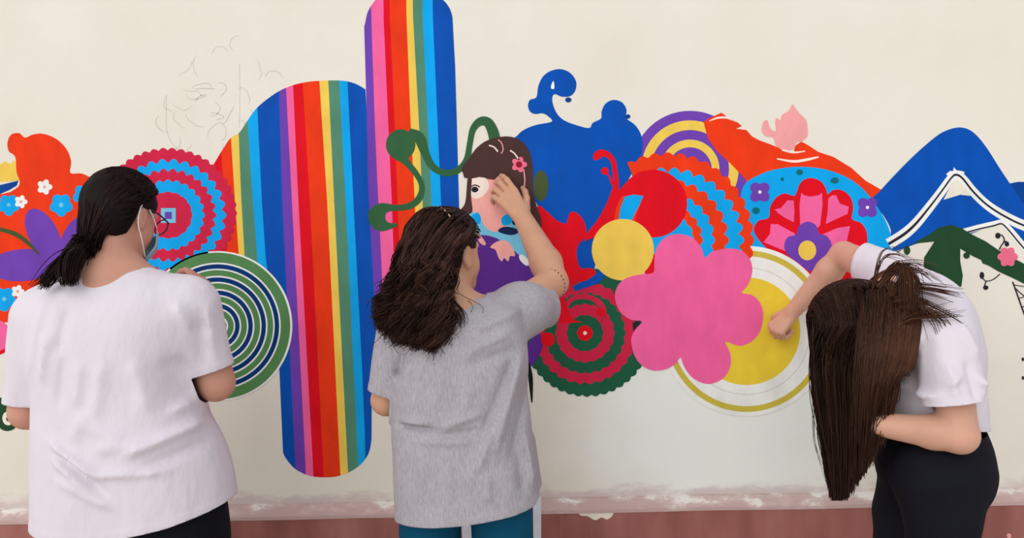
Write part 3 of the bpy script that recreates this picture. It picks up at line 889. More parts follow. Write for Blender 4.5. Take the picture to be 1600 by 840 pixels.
def cline(pts, m):
    q = catmull(pts, False, 8)
    s = np.concatenate([[0], np.cumsum(np.linalg.norm(np.diff(q, axis=0), axis=1))])
    u = np.linspace(0, s[-1], m)
    return np.stack([np.interp(u, s, q[:, i]) for i in range(3)], 1)

# ---------------------------------------------------------------- anatomy
def over_ear(pts, c, R, x=0.045):
    l = (np.asarray(pts) - c) @ R.T
    return bool(np.any((np.abs(l[:, 0]) > x) & (np.abs(l[:, 0]) < 0.12) & (l[:, 2] < 0.030) & (l[:, 2] > -0.10) & (l[:, 1] > -0.034) & (l[:, 1] < 0.12)))

def add_head(F, c, R, neck, sc=1.0, nr=0.052):
    """skull, jaw, nose, brows, lips, ears and neck; R rows = right, forward, up"""
    L = lambda x, y, z: c + sc * (x * R[0] + y * R[1] + z * R[2])
    e = lambda p, r, k=0.015, cut=False: F.ell(L(*p), np.array(r) * sc, R, k, cut)
    e((0, -0.008, 0.028), (0.073, 0.092, 0.085))
    e((0, 0.022, -0.03), (0.060, 0.068, 0.080), 0.03)
    e((0, 0.052, -0.085), (0.034, 0.034, 0.026), 0.025)
    e((0.036, 0.040, -0.035), (0.024, 0.030, 0.028), 0.02)
    e((-0.036, 0.040, -0.035), (0.024, 0.030, 0.028), 0.02)
    for s in (-1, 1):
        e((s * 0.030, 0.083, 0.008), (0.016, 0.014, 0.012), 0.010, True)      # eye sockets
        F.cone(L(s * 0.012, 0.081, 0.024), L(s * 0.044, 0.072, 0.022), 0.007 * sc, 0.006 * sc, 0.010)
        F.ell(L(s * 0.030, 0.074, 0.007), np.array((0.0115, 0.0115, 0.0115)) * sc, R, 0.003)
        # ear: bowl with rim
        e((s * 0.074, -0.006, -0.004), (0.010, 0.018, 0.030), 0.008)
        e((s * 0.083, 0.001, -0.001), (0.006, 0.009, 0.017), 0.006, True)
        e((s * 0.072, 0.002, -0.030), (0.008, 0.009, 0.010), 0.008)
    F.cone(L(0, 0.085, 0.012), L(0, 0.103, -0.024), 0.007 * sc, 0.011 * sc, 0.012)
    for s in (-1, 1): e((s * 0.011, 0.094, -0.028), (0.008, 0.010, 0.007), 0.007)
    F.cone(L(-0.018, 0.081, -0.054), L(0.018, 0.081, -0.054), 0.006 * sc, 0.006 * sc, 0.008)
    F.cone(L(-0.014, 0.082, -0.064), L(0.014, 0.082, -0.064), 0.007 * sc, 0.007 * sc, 0.006)
    F.cone(L(0, -0.028, -0.05), neck, nr * sc, (nr + 0.006) * sc, 0.03)

def add_eyes(parent, c, R, sc=1.0):
    for s in (-1, 1):
        p = c + sc * (s * 0.030 * R[0] + 0.0765 * R[1] + 0.007 * R[2])
        n1, n2 = 10, 6
        V = [p + 0.0098 * sc * R[1]]
        for j in range(1, n2):
            a = 0.9 * j / (n2 - 1)
            for i in range(n1):
                q = 2 * math.pi * i / n1
                V.append(p + 0.0098 * sc * (math.cos(a) * R[1] + math.sin(a) * (math.cos(q) * R[0] + math.sin(q) * R[2])))
        Fc = [(0, 1 + i, 1 + (i + 1) % n1) for i in range(n1)]
        for j in range(n2 - 2):
            for i in range(n1):
                a, b = 1 + j * n1 + i, 1 + j * n1 + (i + 1) % n1
                Fc.append((a, a + n1, b + n1, b))
        mesh_obj('eye', V, Fc, EYE, parent, True)

def rot_about(v, ax, ang):
    ax = nrm(ax); c_, s_ = math.cos(ang), math.sin(ang)
    return v * c_ + np.cross(ax, v) * s_ + ax * (ax @ v) * (1 - c_)

def add_hand(F, wrist, d, palm, side, curls, thumb=(0.5, 0.5), sc=1.0, spread=0.06):
    """d: towards the knuckles; palm: out of the palm; side: +1/-1 puts the thumb on cross(d, palm)*side"""
    d = nrm(d); palm = nrm(palm - d * (palm @ d)); t = np.cross(d, palm) * side
    k = 0.006
    K = []
    base = [(0.027, 0.082), (0.009, 0.086), (-0.010, 0.082), (-0.027, 0.074)]
    for i, (o, l) in enumerate(base):
        kn = wrist + sc * (d * l + t * o - palm * 0.002)
        F.cone(wrist + sc * (d * 0.012 + t * o * 0.55), kn, 0.0125 * sc, 0.0105 * sc, 0.010)
        K.append(kn)
    F.cone(wrist + sc * (d * 0.03 + t * 0.01 + palm * 0.006), wrist + sc * (d * 0.065 + palm * 0.006), 0.016 * sc, 0.014 * sc, 0.012)
    lens = [(0.043, 0.025, 0.020), (0.047, 0.029, 0.021), (0.043, 0.027, 0.020), (0.034, 0.020, 0.018)]
    for i, kn in enumerate(K):
        dd = rot_about(d, palm, side * spread * (1.5 - i) * -1)
        p = kn; cu = curls[i]
        ax = np.cross(dd, palm)
        for j, (l, a) in enumerate(zip(lens[i], cu)):
            dd = rot_about(dd, ax, a)
            q = p + dd * l * sc
            r0, r1 = (0.0092, 0.0084, 0.0076, 0.0066)[j], (0.0092, 0.0084, 0.0076, 0.0066)[j + 1]
            F.cone(p, q, r0 * sc, r1 * sc, 0.003)
            p = q
    # thumb leaves the side of the palm near its base
    p = wrist + sc * (d * 0.022 + t * 0.026 + palm * 0.006)
    dd = nrm(d * 0.75 + t * 0.62 + palm * 0.25)
    F.cone(wrist + sc * (d * 0.012 + t * 0.012), p, 0.014 * sc, 0.0135 * sc, 0.010)
    ax = nrm(np.cross(t, d)) * 1.0
    for l, a, r0, r1 in ((0.036, 0.0, 0.0125, 0.0105), (0.030, thumb[0], 0.0102, 0.0094), (0.024, thumb[1], 0.0094, 0.0076)):
        dd = nrm(dd + a * (palm * 0.5 - t * 0.6))
        q = p + dd * l * sc
        F.cone(p, q, r0 * sc, r1 * sc, 0.004)
        p = q

def shoe(parent, ankle, fwd, mat_up, mat_sole):
    f = nrm([fwd[0], fwd[1], 0]); r = np.array([f[1], -f[0], 0])
    c = np.array([ankle[0], ankle[1], 0.0])
    F = Field(c - [.18, .18, -0.012], c + [.18, .18, .13], 0.006)
    z = np.array([0, 0, 1.0])
    F.ell(c + f * -0.015 + z * 0.055, (0.038, 0.060, 0.055), np.stack([r, f, z]), 0.02)
    F.ell(c + f * 0.085 + z * 0.040, (0.045, 0.085, 0.034), np.stack([r, f, z]), 0.03)
    F.cone(c + z * 0.06, c + z * 0.11, 0.040, 0.040, 0.02)
    V, Q = F.mesh()
    s = mesh_obj('shoe', V, Q, mat_up, parent, True)
    n = 28; V = []
    for zz, k in ((0.0, 1.0), (0.020, 1.02)):
        for i in range(n):
            a = 2 * math.pi * i / n
            y = math.cos(a); x = math.sin(a)
            w = 0.047 * k * (1 - 0.12 * (y < 0) * abs(y))
            V.append(c + f * (0.048 + 0.128 * k * y) + r * w * np.sign(x) * abs(x) ** 0.8 + z * (zz + 0.001))
    Fc = [tuple(range(n))[::-1], tuple(range(n, 2 * n))] + [(i, (i + 1) % n, n + (i + 1) % n, n + i) for i in range(n)]
    mesh_obj('sole', V, Fc, mat_sole, s)

EYE = plain('dark_eye', (46, 34, 30), 0.15)
SHOE = plain('canvas_shoe', (58, 58, 64), 0.7)
SOLE = plain('rubber_sole', (222, 220, 214), 0.6)
def pxr(n, y):                                   # picture pixels to metres at depth y
    return n * (y - CAM[1]) / FPX

def scalp_dirs(n, seed):
    r = np.random.default_rng(seed)
    v = r.normal(size=(n, 3)); return v / np.linalg.norm(v, axis=1)[:, None]

HEAD_C, HEAD_R = np.array((0, -0.006, 0.026)), np.array((0.073, 0.092, 0.085))
def on_scalp(c, R, dirs, off=0.004, sc=1.0):
    """points on the skull in directions given in the head's frame (right, forward, up)"""
    k = 1 / np.sqrt(((dirs / (HEAD_R + off)) ** 2).sum(1))
    l = (HEAD_C + dirs * k[:, None]) * sc
    return c + l @ R
# ================================================================ painter with the ponytail (white oversized shirt)
SKIN1 = skin_mat('skin_warm', (206, 150, 128))
SKIN2 = skin_mat('skin_tan', (205, 154, 124))
SKIN3 = skin_mat('skin_rosy', (216, 164, 140))
WHITE_CLOTH = cloth_mat('white_cotton', (226, 217, 226), 0.015, 0.10, rumple=0.8)
WHITE_CLOTH2 = cloth_mat('white_cotton_fitted', (226, 217, 226), 0.015, 0.10, rumple=0.5)
BLACK_CLOTH = cloth_mat('black_trouser_cloth', (17, 17, 26), 0.2, 0.12, 0.85)
BLACK_CLOTH2 = cloth_mat('black_twill', (19, 19, 29), 0.2, 0.12, 0.85)
GREY_CLOTH = cloth_mat('grey_heather_cotton', (186, 180, 186), 0.03, 0.12, 0.95, heather=(158, 153, 160), rumple=0.7)
TEAL_CLOTH = cloth_mat('teal_denim', (6, 74, 104), 0.12, 0.15, 0.9)

def build_ponytail_painter():
    y0 = -0.60
    root = empty('person', (P(205, 800, y0)[0], y0, 0), 'person with dark low ponytail in loose white t-shirt painting beside the crimson rosette', 'person')
    q = lambda x, y, d=y0: P(x, y, d)
    w = lambda n: pxr(n, y0)
    hc = q(190, 338, y0 + 0.05)
    yaw, pit = math.radians(20), math.radians(-17)
    fwd = np.array([math.sin(yaw) * math.cos(pit), math.cos(yaw) * math.cos(pit), math.sin(pit)])
    R = frame(fwd, (0, 0, 1))
    neck = q(180, 432, y0 - 0.01)
    shR, shL = q(300, 478, y0), q(66, 488, y0)
    elR, elL = q(337, 597, y0 + 0.04), q(43, 642, y0 + 0.02)
    wrR = q(316, 470, -0.33)
    wrL = q(95, 640, -0.36)
    F = Field((-1.40, -0.86, 0.62), (-0.52, -0.08, 1.76), 0.0045)
    add_head(F, hc, R, neck, 1.0, 0.046)
    F.chain([neck, q(182, 470), q(190, 600), q(205, 800)], [0.055, 0.12, 0.125, 0.14], 0.04)
    F.cone(q(182, 455), shR, 0.075, 0.062, 0.03).cone(q(182, 455), shL, 0.075, 0.062, 0.03)
    F.chain([shR, elR, wrR], [0.062, 0.046, 0.028], 0.02)
    F.chain([shL, elL, wrL], [0.062, 0.043, 0.028], 0.02)
    F.ell(elR + 0.25 * (wrR - elR), (0.047, 0.047, 0.047), None, 0.03)
    F.ell(elL + 0.25 * (wrL - elL), (0.044, 0.044, 0.044), None, 0.03)
    rel = [(0.5, 0.7, 0.4), (0.6, 0.8, 0.5), (0.7, 0.9, 0.5), (0.8, 0.9, 0.5)]
    add_hand(F, wrR, wrR - elR + np.array([0, 0.0, 0.1]), np.array([-0.8, 0.5, -0.2]), 1, rel)
    add_hand(F, wrL, wrL - elL, np.array([0.3, 0.3, 0.8]), 1, rel)
    V, Q = F.mesh(); V = relax(V, Q, 1, 0.3)
    body = mesh_obj('body', V, Q, SKIN1, root, True)
    add_eyes(root, hc, R)

    # loose t-shirt
    G = Field((-1.45, -0.95, 0.60), (-0.46, -0.25, 1.50), 0.006)
    rows = [(414, 182, 46, .055, 0.02), (424, 183, 66, .075, 0.0), (438, 183, 94, .095, -.005), (458, 181, 116, .118, -.01), (490, 180, 128, .145, -.01), (540, 181, 126, .165, -.005), (600, 184, 120, .172, 0),
            (650, 193, 125, .180, 0.0), (700, 205, 138, .190, 0.0), (750, 212, 147, .192, 0.0), (800, 214, 150, .190, 0.0), (850, 214, 150, .185, 0)]
    zc = [q(r[1], r[0]) for r in rows]
    G.loft([p[2] for p in zc], [p[0] for p in zc], [y0 + r[4] for r in rows], [w(r[2]) for r in rows], [r[3] for r in rows], 2.4)
    sR, eR = q(290, 484), q(331, 583, y0 + 0.03)
    sL, eL = q(74, 500), q(37, 634, y0 + 0.015)
    G.cone(sR, eR, 0.092, 0.060, 0.045)
    G.cone(sL, eL, 0.088, 0.050, 0.045)
    yb = y0 - 0.165
    b = lambda x, y: P(x, y, yb)
    for (a, c, amp, wd) in [((78, 688), (165, 742), .010, .010), ((84, 712), (150, 762), .007, .010), ((88, 700), (180, 775), -.006, .010), ((196, 712), (312, 662), .009, .012), ((215, 735), (330, 690), -.006, .013),
                            ((150, 738), (265, 735), .006, .010), ((255, 470), (296, 545), .006, .010), ((285, 500), (292, 580), -.010, .012), ((300, 470), (306, 560), .006, .010),
                            ((100, 545), (92, 640), -.006, .012), ((128, 560), (122, 640), .005, .014), ((160, 565), (152, 660), .005, .015), ((205, 560), (228, 650), .005, .016), ((238, 560), (262, 640), -.005, .016),
                            ((100, 475), (88, 560), -.007, .012), ((70, 520), (62, 600), .006, .010), ((140, 640), (115, 690), .004, .014), ((300, 600), (322, 690), .006, .014), ((325, 690), (352, 780), .007, .012),
                            ((338, 720), (340, 790), -.006, .010), ((150, 700), (240, 690), .005, .014), ((90, 745), (190, 790), .005, .012), ((120, 655), (200, 690), .004, .016), ((250, 650), (320, 620), .006, .012),
                            ((110, 420), (80, 470), .004, .012), ((60, 470), (30, 600), .004, .012), ((250, 560), (300, 640), -.005, .014)]:
        G.fold(b(*a), b(*c), amp * 2.3, wd * 1.1, 0.16)
    g = G.grid()
    G.f += (0.0022 * np.sin(g[0] * 23 + g[2] * 9 + 2 * np.sin(g[2] * 11)) * np.sin(g[2] * 13 + g[0] * 5 + g[1] * 8)).astype(np.float32)
    hx = [q(x, yy) for x, yy in [(40, 806), (66, 810), (150, 813), (230, 808), (300, 795), (345, 782), (366, 775), (400, 770)]]
    hem = lambda V: np.interp(V[:, 0], [p[0] for p in hx], [p[2] for p in hx]) - V[:, 2]
    axR, axL = nrm(eR - sR), nrm(eL - sL)
    cuts = [lambda V: np.where(V[:, 2] < q(200, 690)[2], hem(V), -1),
            plane_cut(q(331, 578, y0 + 0.02), nrm([0.26, 0.10, -0.95]), 0.095, (q(307, 590, y0), (1, 0, 0.25)), 0.08),
            plane_cut(q(38, 629, y0 + 0.01), nrm([-0.12, 0.05, -0.99]), 0.08, (q(66, 640, y0), (-1, 0, 0.1)), 0.08),
            plane_cut(q(183, 421, y0 - 0.0), nrm([0.02, 0.45, 0.9]), 0.11)]
    garment('t_shirt', G, cuts, WHITE_CLOTH, root, 'loose white cotton t-shirt hanging past the hips')

    # trousers and shoes
    T = Field((-1.40, -0.90, 0.04), (-0.50, -0.28, 0.90), 0.008)
    hp = [q(212, 800)]
    hx0 = hp[0][0]
    T.loft([0.90, 0.80, 0.72, 0.67], [hx0, hx0, hx0, hx0], [y0] * 4, [0.20, .228, .230, .218], [.15, .165, .165, .145], 2.3, 0.04)
    for s in (-1, 1):
        T.chain([(hx0 + s * .112, y0, .70), (hx0 + s * .112, y0, .58), (hx0 + s * .112, y0 + .01, .42), (hx0 + s * .11, y0, .07)], [.118, .108, .085, .066], 0.03)
    V, Q = T.mesh(); V = relax(V, Q, 2)
    tr = mesh_obj('trousers', V, Q, BLACK_CLOTH, root, True)
    for s in (-1, 1): shoe(root, (hx0 + s * .11, y0), (0.1 * s, 1, 0), SHOE, SOLE)

    # hair: cap, strands combed to a low ponytail
    dk, lt = (9, 6, 6), (62, 42, 34)
    HM = hair_mat('black_brown_hair', dk, lt)
    C = Field(hc - 0.17, hc + 0.17, 0.005)
    L = lambda x, y, z: hc + x * R[0] + y * R[1] + z * R[2]
    C.ell(L(0, -0.014, 0.028), (0.084, 0.104, 0.094), R, 0.01)
    C.ell(L(0, -0.048, -0.030), (0.063, 0.056, 0.062), R, 0.03)
    V, Q = C.mesh()
    loc = (V - hc) @ R.T
    # hairline: forehead, ears and nape stay free
    c1 = np.maximum(loc[:, 1] - 0.040 - 0.45 * np.clip(loc[:, 2] - 0.02, -0.1, 0.1), -1)
    c2 = np.minimum(-(loc[:, 2] + 0.074 - 0.10 * (loc[:, 1] + 0.06)), 0.05)
    c3 = np.minimum(0.018 - loc[:, 2] , loc[:, 1] + 0.026 - 0.0 * loc[:, 2])
    cc = np.maximum(np.maximum(c1, c2), c3)
    V2, F2 = clip_mesh(V, Q, cc)
    hair = mesh_obj('hair', V2, F2, HM, root, True, attr=np.full(len(V2), 0.10))
    sd = hair.modifiers.new('thick', 'SOLIDIFY'); sd.thickness = 0.006; sd.offset = -1
    hair['label'] = 'dark hair pulled back into a low ponytail'
    tail0 = P(137, 378, y0 - 0.055)
    td = (tail0 - hc) @ R.T; td = td - HEAD_C
    lines, tints = [], []
    r = np.random.default_rng(5)
    dirs = scalp_dirs(16000, 3)
    ok = (dirs[:, 1] < 0.45 + 0.55 * np.clip(dirs[:, 2], -0.3, 1)) & (dirs[:, 2] > -0.80) & ~((dirs[:, 2] < 0.05) & (dirs[:, 1] > -0.25))
    dirs = dirs[ok][:4200]
    tdn = td / np.linalg.norm(td)
    M = 12
    for dv in dirs:
        t = np.linspace(0, 1, M)[:, None]
        dd = dv * (1 - t) + tdn * t + 0.25 * np.sin(t * math.pi) * np.array([0, -0.6, 0.1])
        dd /= np.linalg.norm(dd, axis=1)[:, None]
        off = 0.0150 + 0.004 * r.random()
        p = on_scalp(hc, R, dd, off + 0.004 * np.sin(t[:, 0] * 3.14)[:, None] if False else off)
        p = p * (1 - t ** 3) + (tail0 + r.normal(size=3) * 0.012) * t ** 3 if True else p
        low = np.clip((-0.015 - (p - hc) @ R[2]) / 0.04, 0, 1)[:, None]
        p = p - low * 0.012 * R[2] + low * 0.006 * nrm((p[3] - hc) * np.array([1, 1, 0]))
        if over_ear(p, hc, R): continue
        lines.append(p); tints.append(0.08 + 0.42 * r.random())
    strands('hair_strands', lines, 0.0017, 0.0015, HM, hair, tints)
    lines, tints = [], []
    for i in range(430):
        sp = np.clip(r.normal(size=3), -1.8, 1.8)
        a = P(137, 378, y0 - 0.055) + sp * 0.011
        if r.random() < 0.6:
            end = P(108 + 7 * sp[0], 434 + 14 * r.random(), y0 - 0.155)
            mid = P(113 + 9 * sp[0], 404 + 5 * sp[2], y0 - 0.105)
        else:
            end = P(72 - 14 * abs(sp[0]) * r.random(), 440 + 10 * r.random() + 3 * sp[1], y0 - 0.135)
            mid = P(102 + 7 * sp[0], 408 + 6 * sp[2], y0 - 0.105)
        mid = mid + np.array([0, sp[1] * 0.014, 0])
        e2 = end + np.array([0.004 * sp[2], 0.006 * sp[1], 0.0])
        t = np.linspace(0, 1, 14)[:, None]
        lines.append((1 - t) ** 2 * a + 2 * t * (1 - t) * (mid * 1.6 - 0.3 * (a + e2)) + t * t * e2 if False else (1 - t) ** 2 * a + 2 * t * (1 - t) * (2 * mid - 0.5 * (a + e2)) + t * t * e2)
        tints.append(0.12 + 0.5 * r.random())
    strands('ponytail', lines, 0.0016, 0.0006, HM, hair, tints, 'wispy low ponytail')
    K = Field(tail0 - .06, tail0 + .06, 0.004)
    K.ell(tail0, (0.017, 0.014, 0.015), None, 0.01)
    K.chain([tail0, P(118, 400, y0 - .095), P(106, 424, y0 - .135)], [.017, .016, .005], 0.02)
    V, Q = K.mesh(); mesh_obj('hair_knot', V, Q, HM, hair, True, attr=np.full(len(V), 0.12))

    # glasses and mask, worn on the face
    BLK = plain('black_frame', (18, 20, 34), 0.3)
    gl = tube('glasses', [[L(-0.012, 0.104, 0.012), L(0, 0.107, 0.015), L(0.012, 0.104, 0.012)]], 0.0019, BLK, root, 'dark framed glasses')
    for s in (-1, 1):
        tube('temple', [[L(s * 0.079, -0.012, 0.016), L(s * 0.080, 0.01, 0.020), L(s * 0.077, 0.055, 0.018), L(s * 0.068, 0.097, 0.012)]], 0.0022, BLK, gl)
    for s in (-1, 1):
        ring = [L(s * 0.040 + 0.027 * math.cos(a), 0.103 - 0.006 * math.cos(a) * s, 0.004 + 0.021 * math.sin(a)) for a in np.linspace(0, 2 * math.pi, 25)]
        tube('rim', [ring], 0.002, BLK, gl)
    MB = plain('pale_blue_mask', (150, 182, 200), 0.8)
    V, Fm = [], []
    nu, nv = 13, 9
    for j in range(nv):
        for i in range(nu):
            a = (i / (nu - 1) - 0.5) * 2.1; z = -0.018 - 0.086 * j / (nv - 1)
            bul = 1 + 0.10 * math.sin(math.pi * j / (nv - 1)) * math.cos(a)
            ra = (0.072 - 0.016 * max(0, j - 4) / 4) * bul
            V.append(L(ra * math.sin(a) * 1.02, 0.032 + (ra + 0.016 * math.cos(a) ** 3) * math.cos(a) * 0.95, z))
    for j in range(nv - 1):
        for i in range(nu - 1):
            a = j * nu + i; Fm.append((a, a + nu, a + nu + 1, a + 1))
    mk = mesh_obj('face_mask', V, Fm, MB, root, True); mk['label'] = 'pale blue surgical mask'
    md = mk.modifiers.new('cloth', 'SOLIDIFY'); md.thickness = 0.002; md.offset = 1
    WL = plain('white_elastic', (236, 230, 228), 0.8)
    for s in (-1, 1):
        tube('ear_loop', [[L(s * 0.068, 0.060, -0.016), L(s * 0.079, 0.02, 0.012), L(s * 0.081, -0.014, 0.026), L(s * 0.084, -0.026, 0.004), L(s * 0.080, -0.018, -0.03),
                           L(s * 0.074, 0.010, -0.062), L(s * 0.056, 0.052, -0.098)]], 0.0016, WL, mk)
    return root

def tube(name, paths, r, mat, parent, label=None, n=6):
    V, F = [], []
    for pts in paths:
        p = cline(np.array(pts), max(8, 5 * len(pts)))
        d = np.gradient(p, axis=0); d /= np.linalg.norm(d, axis=1)[:, None] + 1e-9
        a = np.cross(d, nrm([0.3, 0.5, 0.81])); a /= np.linalg.norm(a, axis=1)[:, None] + 1e-9
        b = np.cross(d, a); o = len(V); M = len(p)
        rr_ = r if not np.isscalar(r) else np.full(M, r)
        for i in range(M):
            for k in range(n):
                t = 2 * math.pi * k / n
                V.append(p[i] + rr_[i] * (math.cos(t) * a[i] + math.sin(t) * b[i]))
        for i in range(M - 1):
            for k in range(n):
                F.append((o + i * n + k, o + i * n + (k + 1) % n, o + (i + 1) * n + (k + 1) % n, o + (i + 1) * n + k))
        F += [tuple(o + k for k in range(n))[::-1], tuple(o + (M - 1) * n + k for k in range(n))]
    o = mesh_obj(name, V, F, mat, parent, True)
    if label: o['label'] = label
    return o
build_ponytail_painter()
# ================================================================ painter in the grey t-shirt
def build_grey_painter():
    y0 = -0.55
    root = empty('person', (P(725, 800, y0)[0], y0, 0), 'person with long curly dark hair in grey t-shirt reaching up to the painted girl', 'person')
    q = lambda x, y, d=y0: P(x, y, d)
    w = lambda n: pxr(n, y0)
    hc = q(700, 398, y0 + 0.05)
    yaw, pit = math.radians(38), math.radians(4)
    fwd = np.array([math.sin(yaw) * math.cos(pit), math.cos(yaw) * math.cos(pit), math.sin(pit)])
    R = frame(fwd, (0.0, 0, 1))
    L = lambda x, y, z: hc + x * R[0] + y * R[1] + z * R[2]
    neck = q(706, 480, y0 + 0.01)
    shR, elR, wrR = q(790, 492, y0 + 0.05), q(864, 441, -0.31), q(817, 340, -0.095)
    shL, elL, wrL = q(622, 520, y0), q(604, 625, y0 + 0.03), q(655, 600, -0.30)
    F = Field((-0.46, -0.78, 0.66), (0.34, -0.01, 1.72), 0.0045)
    add_head(F, hc, R, neck)
    F.chain([neck, q(712, 520), q(722, 650), q(725, 735)], [0.055, 0.10, 0.10, 0.10], 0.04)
    F.cone(q(712, 495), shR, 0.060, 0.052, 0.03).cone(q(710, 495), shL, 0.060, 0.050, 0.03)
    F.chain([shR, elR], [0.050, 0.043], 0.02)
    fm = elR + 0.28 * (wrR - elR) + np.array([0.006, -0.004, 0.0])
    F.chain([elR, fm, wrR], [0.044, 0.047, 0.030], 0.015)
    F.chain([shL, elL, wrL], [0.048, 0.038, 0.026], 0.02)
    hd = P(787, 298, -0.070) - wrR
    pn = np.array([-0.35, 0.90, 0.10])
    add_hand(F, wrR, hd, pn, -1, [(0.22, 0.42, 0.25), (0.38, 0.6, 0.4), (0.5, 0.7, 0.5), (0.6, 0.8, 0.5)], (0.35, 0.3), 1.12)
    add_hand(F, wrL, wrL - elL, np.array([0.3, 0.3, 0.8]), 1, [(0.5, 0.7, 0.4)] * 4)
    V, Q = F.mesh(); V = relax(V, Q, 1, 0.3)
    mesh_obj('body', V, Q, SKIN2, root, True)
    add_eyes(root, hc, R)

    G = Field((-0.50, -0.86, 0.66), (0.26, -0.22, 1.42), 0.0055)
    rows = [(462, 707, 40, .050, .02), (474, 708, 60, .070, .01), (488, 708, 90, .090, 0), (508, 712, 104, .108, 0), (545, 718, 106, .122, .0), (600, 720, 106, .128, .0), (650, 721, 107, .130, 0),
            (700, 724, 110, .134, 0), (760, 729, 113, .138, 0), (810, 731, 114, .140, 0), (860, 731, 114, .140, 0)]
    zc = [q(r[1], r[0]) for r in rows]
    G.loft([p[2] for p in zc], [p[0] for p in zc], [y0 + r[4] for r in rows], [w(r[2]) for r in rows], [r[3] for r in rows], 2.4)
    sR, mR, eR = q(765, 502, y0 + 0.02), q(815, 484, y0 + 0.10), q(848, 474, -0.32)
    G.chain([sR, mR, eR], [0.070, 0.070, 0.070], 0.045)
    sL, eL = q(622, 525), q(592, 640, y0 + 0.01)
    G.cone(sL, eL, 0.058, 0.037, 0.03)
    # front corner of the hem swings out
    G.cone(q(822, 690, y0 + 0.05), q(842, 790, y0 + 0.08), 0.010, 0.016, 0.05)
    yb = y0 - 0.125
    b = lambda x, y: P(x, y, yb)
    for (a, c, amp, wd) in [((618, 668), (690, 673), -.007, .006), ((620, 660), (672, 662), .006, .007), ((690, 668), (755, 645), .006, .009), ((680, 682), (750, 672), -.005, .008), ((640, 690), (740, 690), .004, .010),
                            ((818, 555), (772, 710), .010, .012), ((800, 560), (752, 690), -.006, .012), ((826, 600), (795, 730), -.006, .012), ((780, 640), (745, 740), .006, .012), ((822, 680), (838, 770), .007, .009),
                            ((806, 700), (818, 780), -.005, .010), ((720, 555), (800, 520), .005, .010), ((715, 575), (812, 545), -.004, .012), ((730, 520), (830, 480), .005, .010), ((628, 545), (615, 600), -.006, .009),
                            ((600, 530), (606, 600), .004, .008), ((655, 560), (640, 650), .003, .012), ((690, 560), (680, 650), .003, .013), ((660, 715), (655, 790), .004, .012), ((700, 720), (705, 790), .004, .012),
                            ((760, 740), (765, 785), .004, .010), ((735, 600), (720, 660), .003, .012), ((840, 450), (842, 520), .005, .008), ((815, 460), (822, 530), -.005, .009)]:
        G.fold(b(*a), b(*c), amp * 2.1, wd, 0.16)
    g = G.grid()
    G.f += (0.0018 * np.sin(g[0] * 27 + g[2] * 8 + 2 * np.sin(g[2] * 12)) * np.sin(g[2] * 15 + g[0] * 6 + g[1] * 8)).astype(np.float32)
    hx = [q(x, yy) for x, yy in [(600, 806), (619, 805), (680, 801), (735, 796), (800, 786), (832, 779), (846, 765), (865, 760)]]
    hem = lambda V: np.interp(V[:, 0], [p[0] for p in hx], [p[2] for p in hx]) - V[:, 2]
    cuts = [lambda V: np.where(V[:, 2] < q(700, 690)[2], hem(V), -1),
            plane_cut(q(850, 472, -0.345), nrm([0.62, 0.62, 0.22]), 0.13, (q(800, 500), (1, 0.6, 0))),
            plane_cut(q(594, 612, y0 + 0.01), nrm([-0.30, 0.05, -0.95]), 0.065, (q(612, 620, y0), (-1, 0, 0.1))),
            plane_cut(q(707, 470, y0 + 0.01), nrm([0.1, 0.4, 0.9]), 0.09)]
    garment('t_shirt', G, cuts, GREY_CLOTH, root, 'grey heather t-shirt with creases at the waist')

    # trousers
    T = Field((-0.42, -0.80, 0.04), (0.20, -0.28, 0.90), 0.007)
    hx0 = q(728, 810)[0]
    T.loft([0.90, 0.84, 0.80, 0.765], [hx0] * 4, [y0] * 4, [0.145, .168, .176, .170], [.11, .125, .13, .11], 2.3)
    for s in (-1, 1):
        T.chain([(hx0 + s * .094, y0, .80), (hx0 + s * .096, y0 + .005, .66), (hx0 + s * .098, y0 + .01, .42), (hx0 + s * .10, y0, .07)], [.084, .081, .062, .050], 0.008)
    V, Q = T.mesh(); V = relax(V, Q, 2)
    o = mesh_obj('trousers', V, Q, TEAL_CLOTH, root, True); o['label'] = 'teal blue trousers'
    for s in (-1, 1): shoe(root, (hx0 + s * .10, y0), (0.12 * s, 1, 0), SHOE, SOLE)

    # hair: long loose curls, thin pale band across the crown
    HM = hair_mat('dark_brown_curls', (12, 8, 8), (88, 58, 50))
    C = Field(hc - np.array([.24, .26, .34]), hc + np.array([.2, .2, .17]), 0.006)
    C.ell(L(0, -0.012, 0.028), (0.079, 0.098, 0.091), R, 0.01)
    C.chain([L(-0.02, -0.05, 0.03), P(672, 440, y0 - 0.02), P(664, 488, y0 - 0.06)], [.052, .062, .036], 0.04)
    V, Q = C.mesh()
    loc = (V - hc) @ R.T
    c1 = np.maximum(loc[:, 1] - 0.045 - 0.45 * np.clip(loc[:, 2] - 0.02, -0.1, 0.1), -1)
    c3 = np.minimum(np.minimum(0.014 - loc[:, 2], loc[:, 1] + 0.022), loc[:, 0])
    V2, F2 = clip_mesh(V, Q, np.maximum(c1, c3))
    hair = mesh_obj('hair', V2, F2, HM, root, True, attr=np.full(len(V2), 0.08))
    sd = hair.modifiers.new('thick', 'SOLIDIFY'); sd.thickness = 0.006; sd.offset = -1
    hair['label'] = 'long dark brown curly hair'
    r = np.random.default_rng(8)
    dirs = scalp_dirs(6000, 9)
    ok = (dirs[:, 1] < 0.50 + 0.5 * np.clip(dirs[:, 2], -0.3, 1)) & (dirs[:, 2] > -0.65) & ~((dirs[:, 2] < 0.12) & (dirs[:, 1] > -0.28) & (dirs[:, 0] > 0))
    dirs = dirs[ok]
    lines, tints = [], []
    M = 26
    tt = np.linspace(0, 1, M)
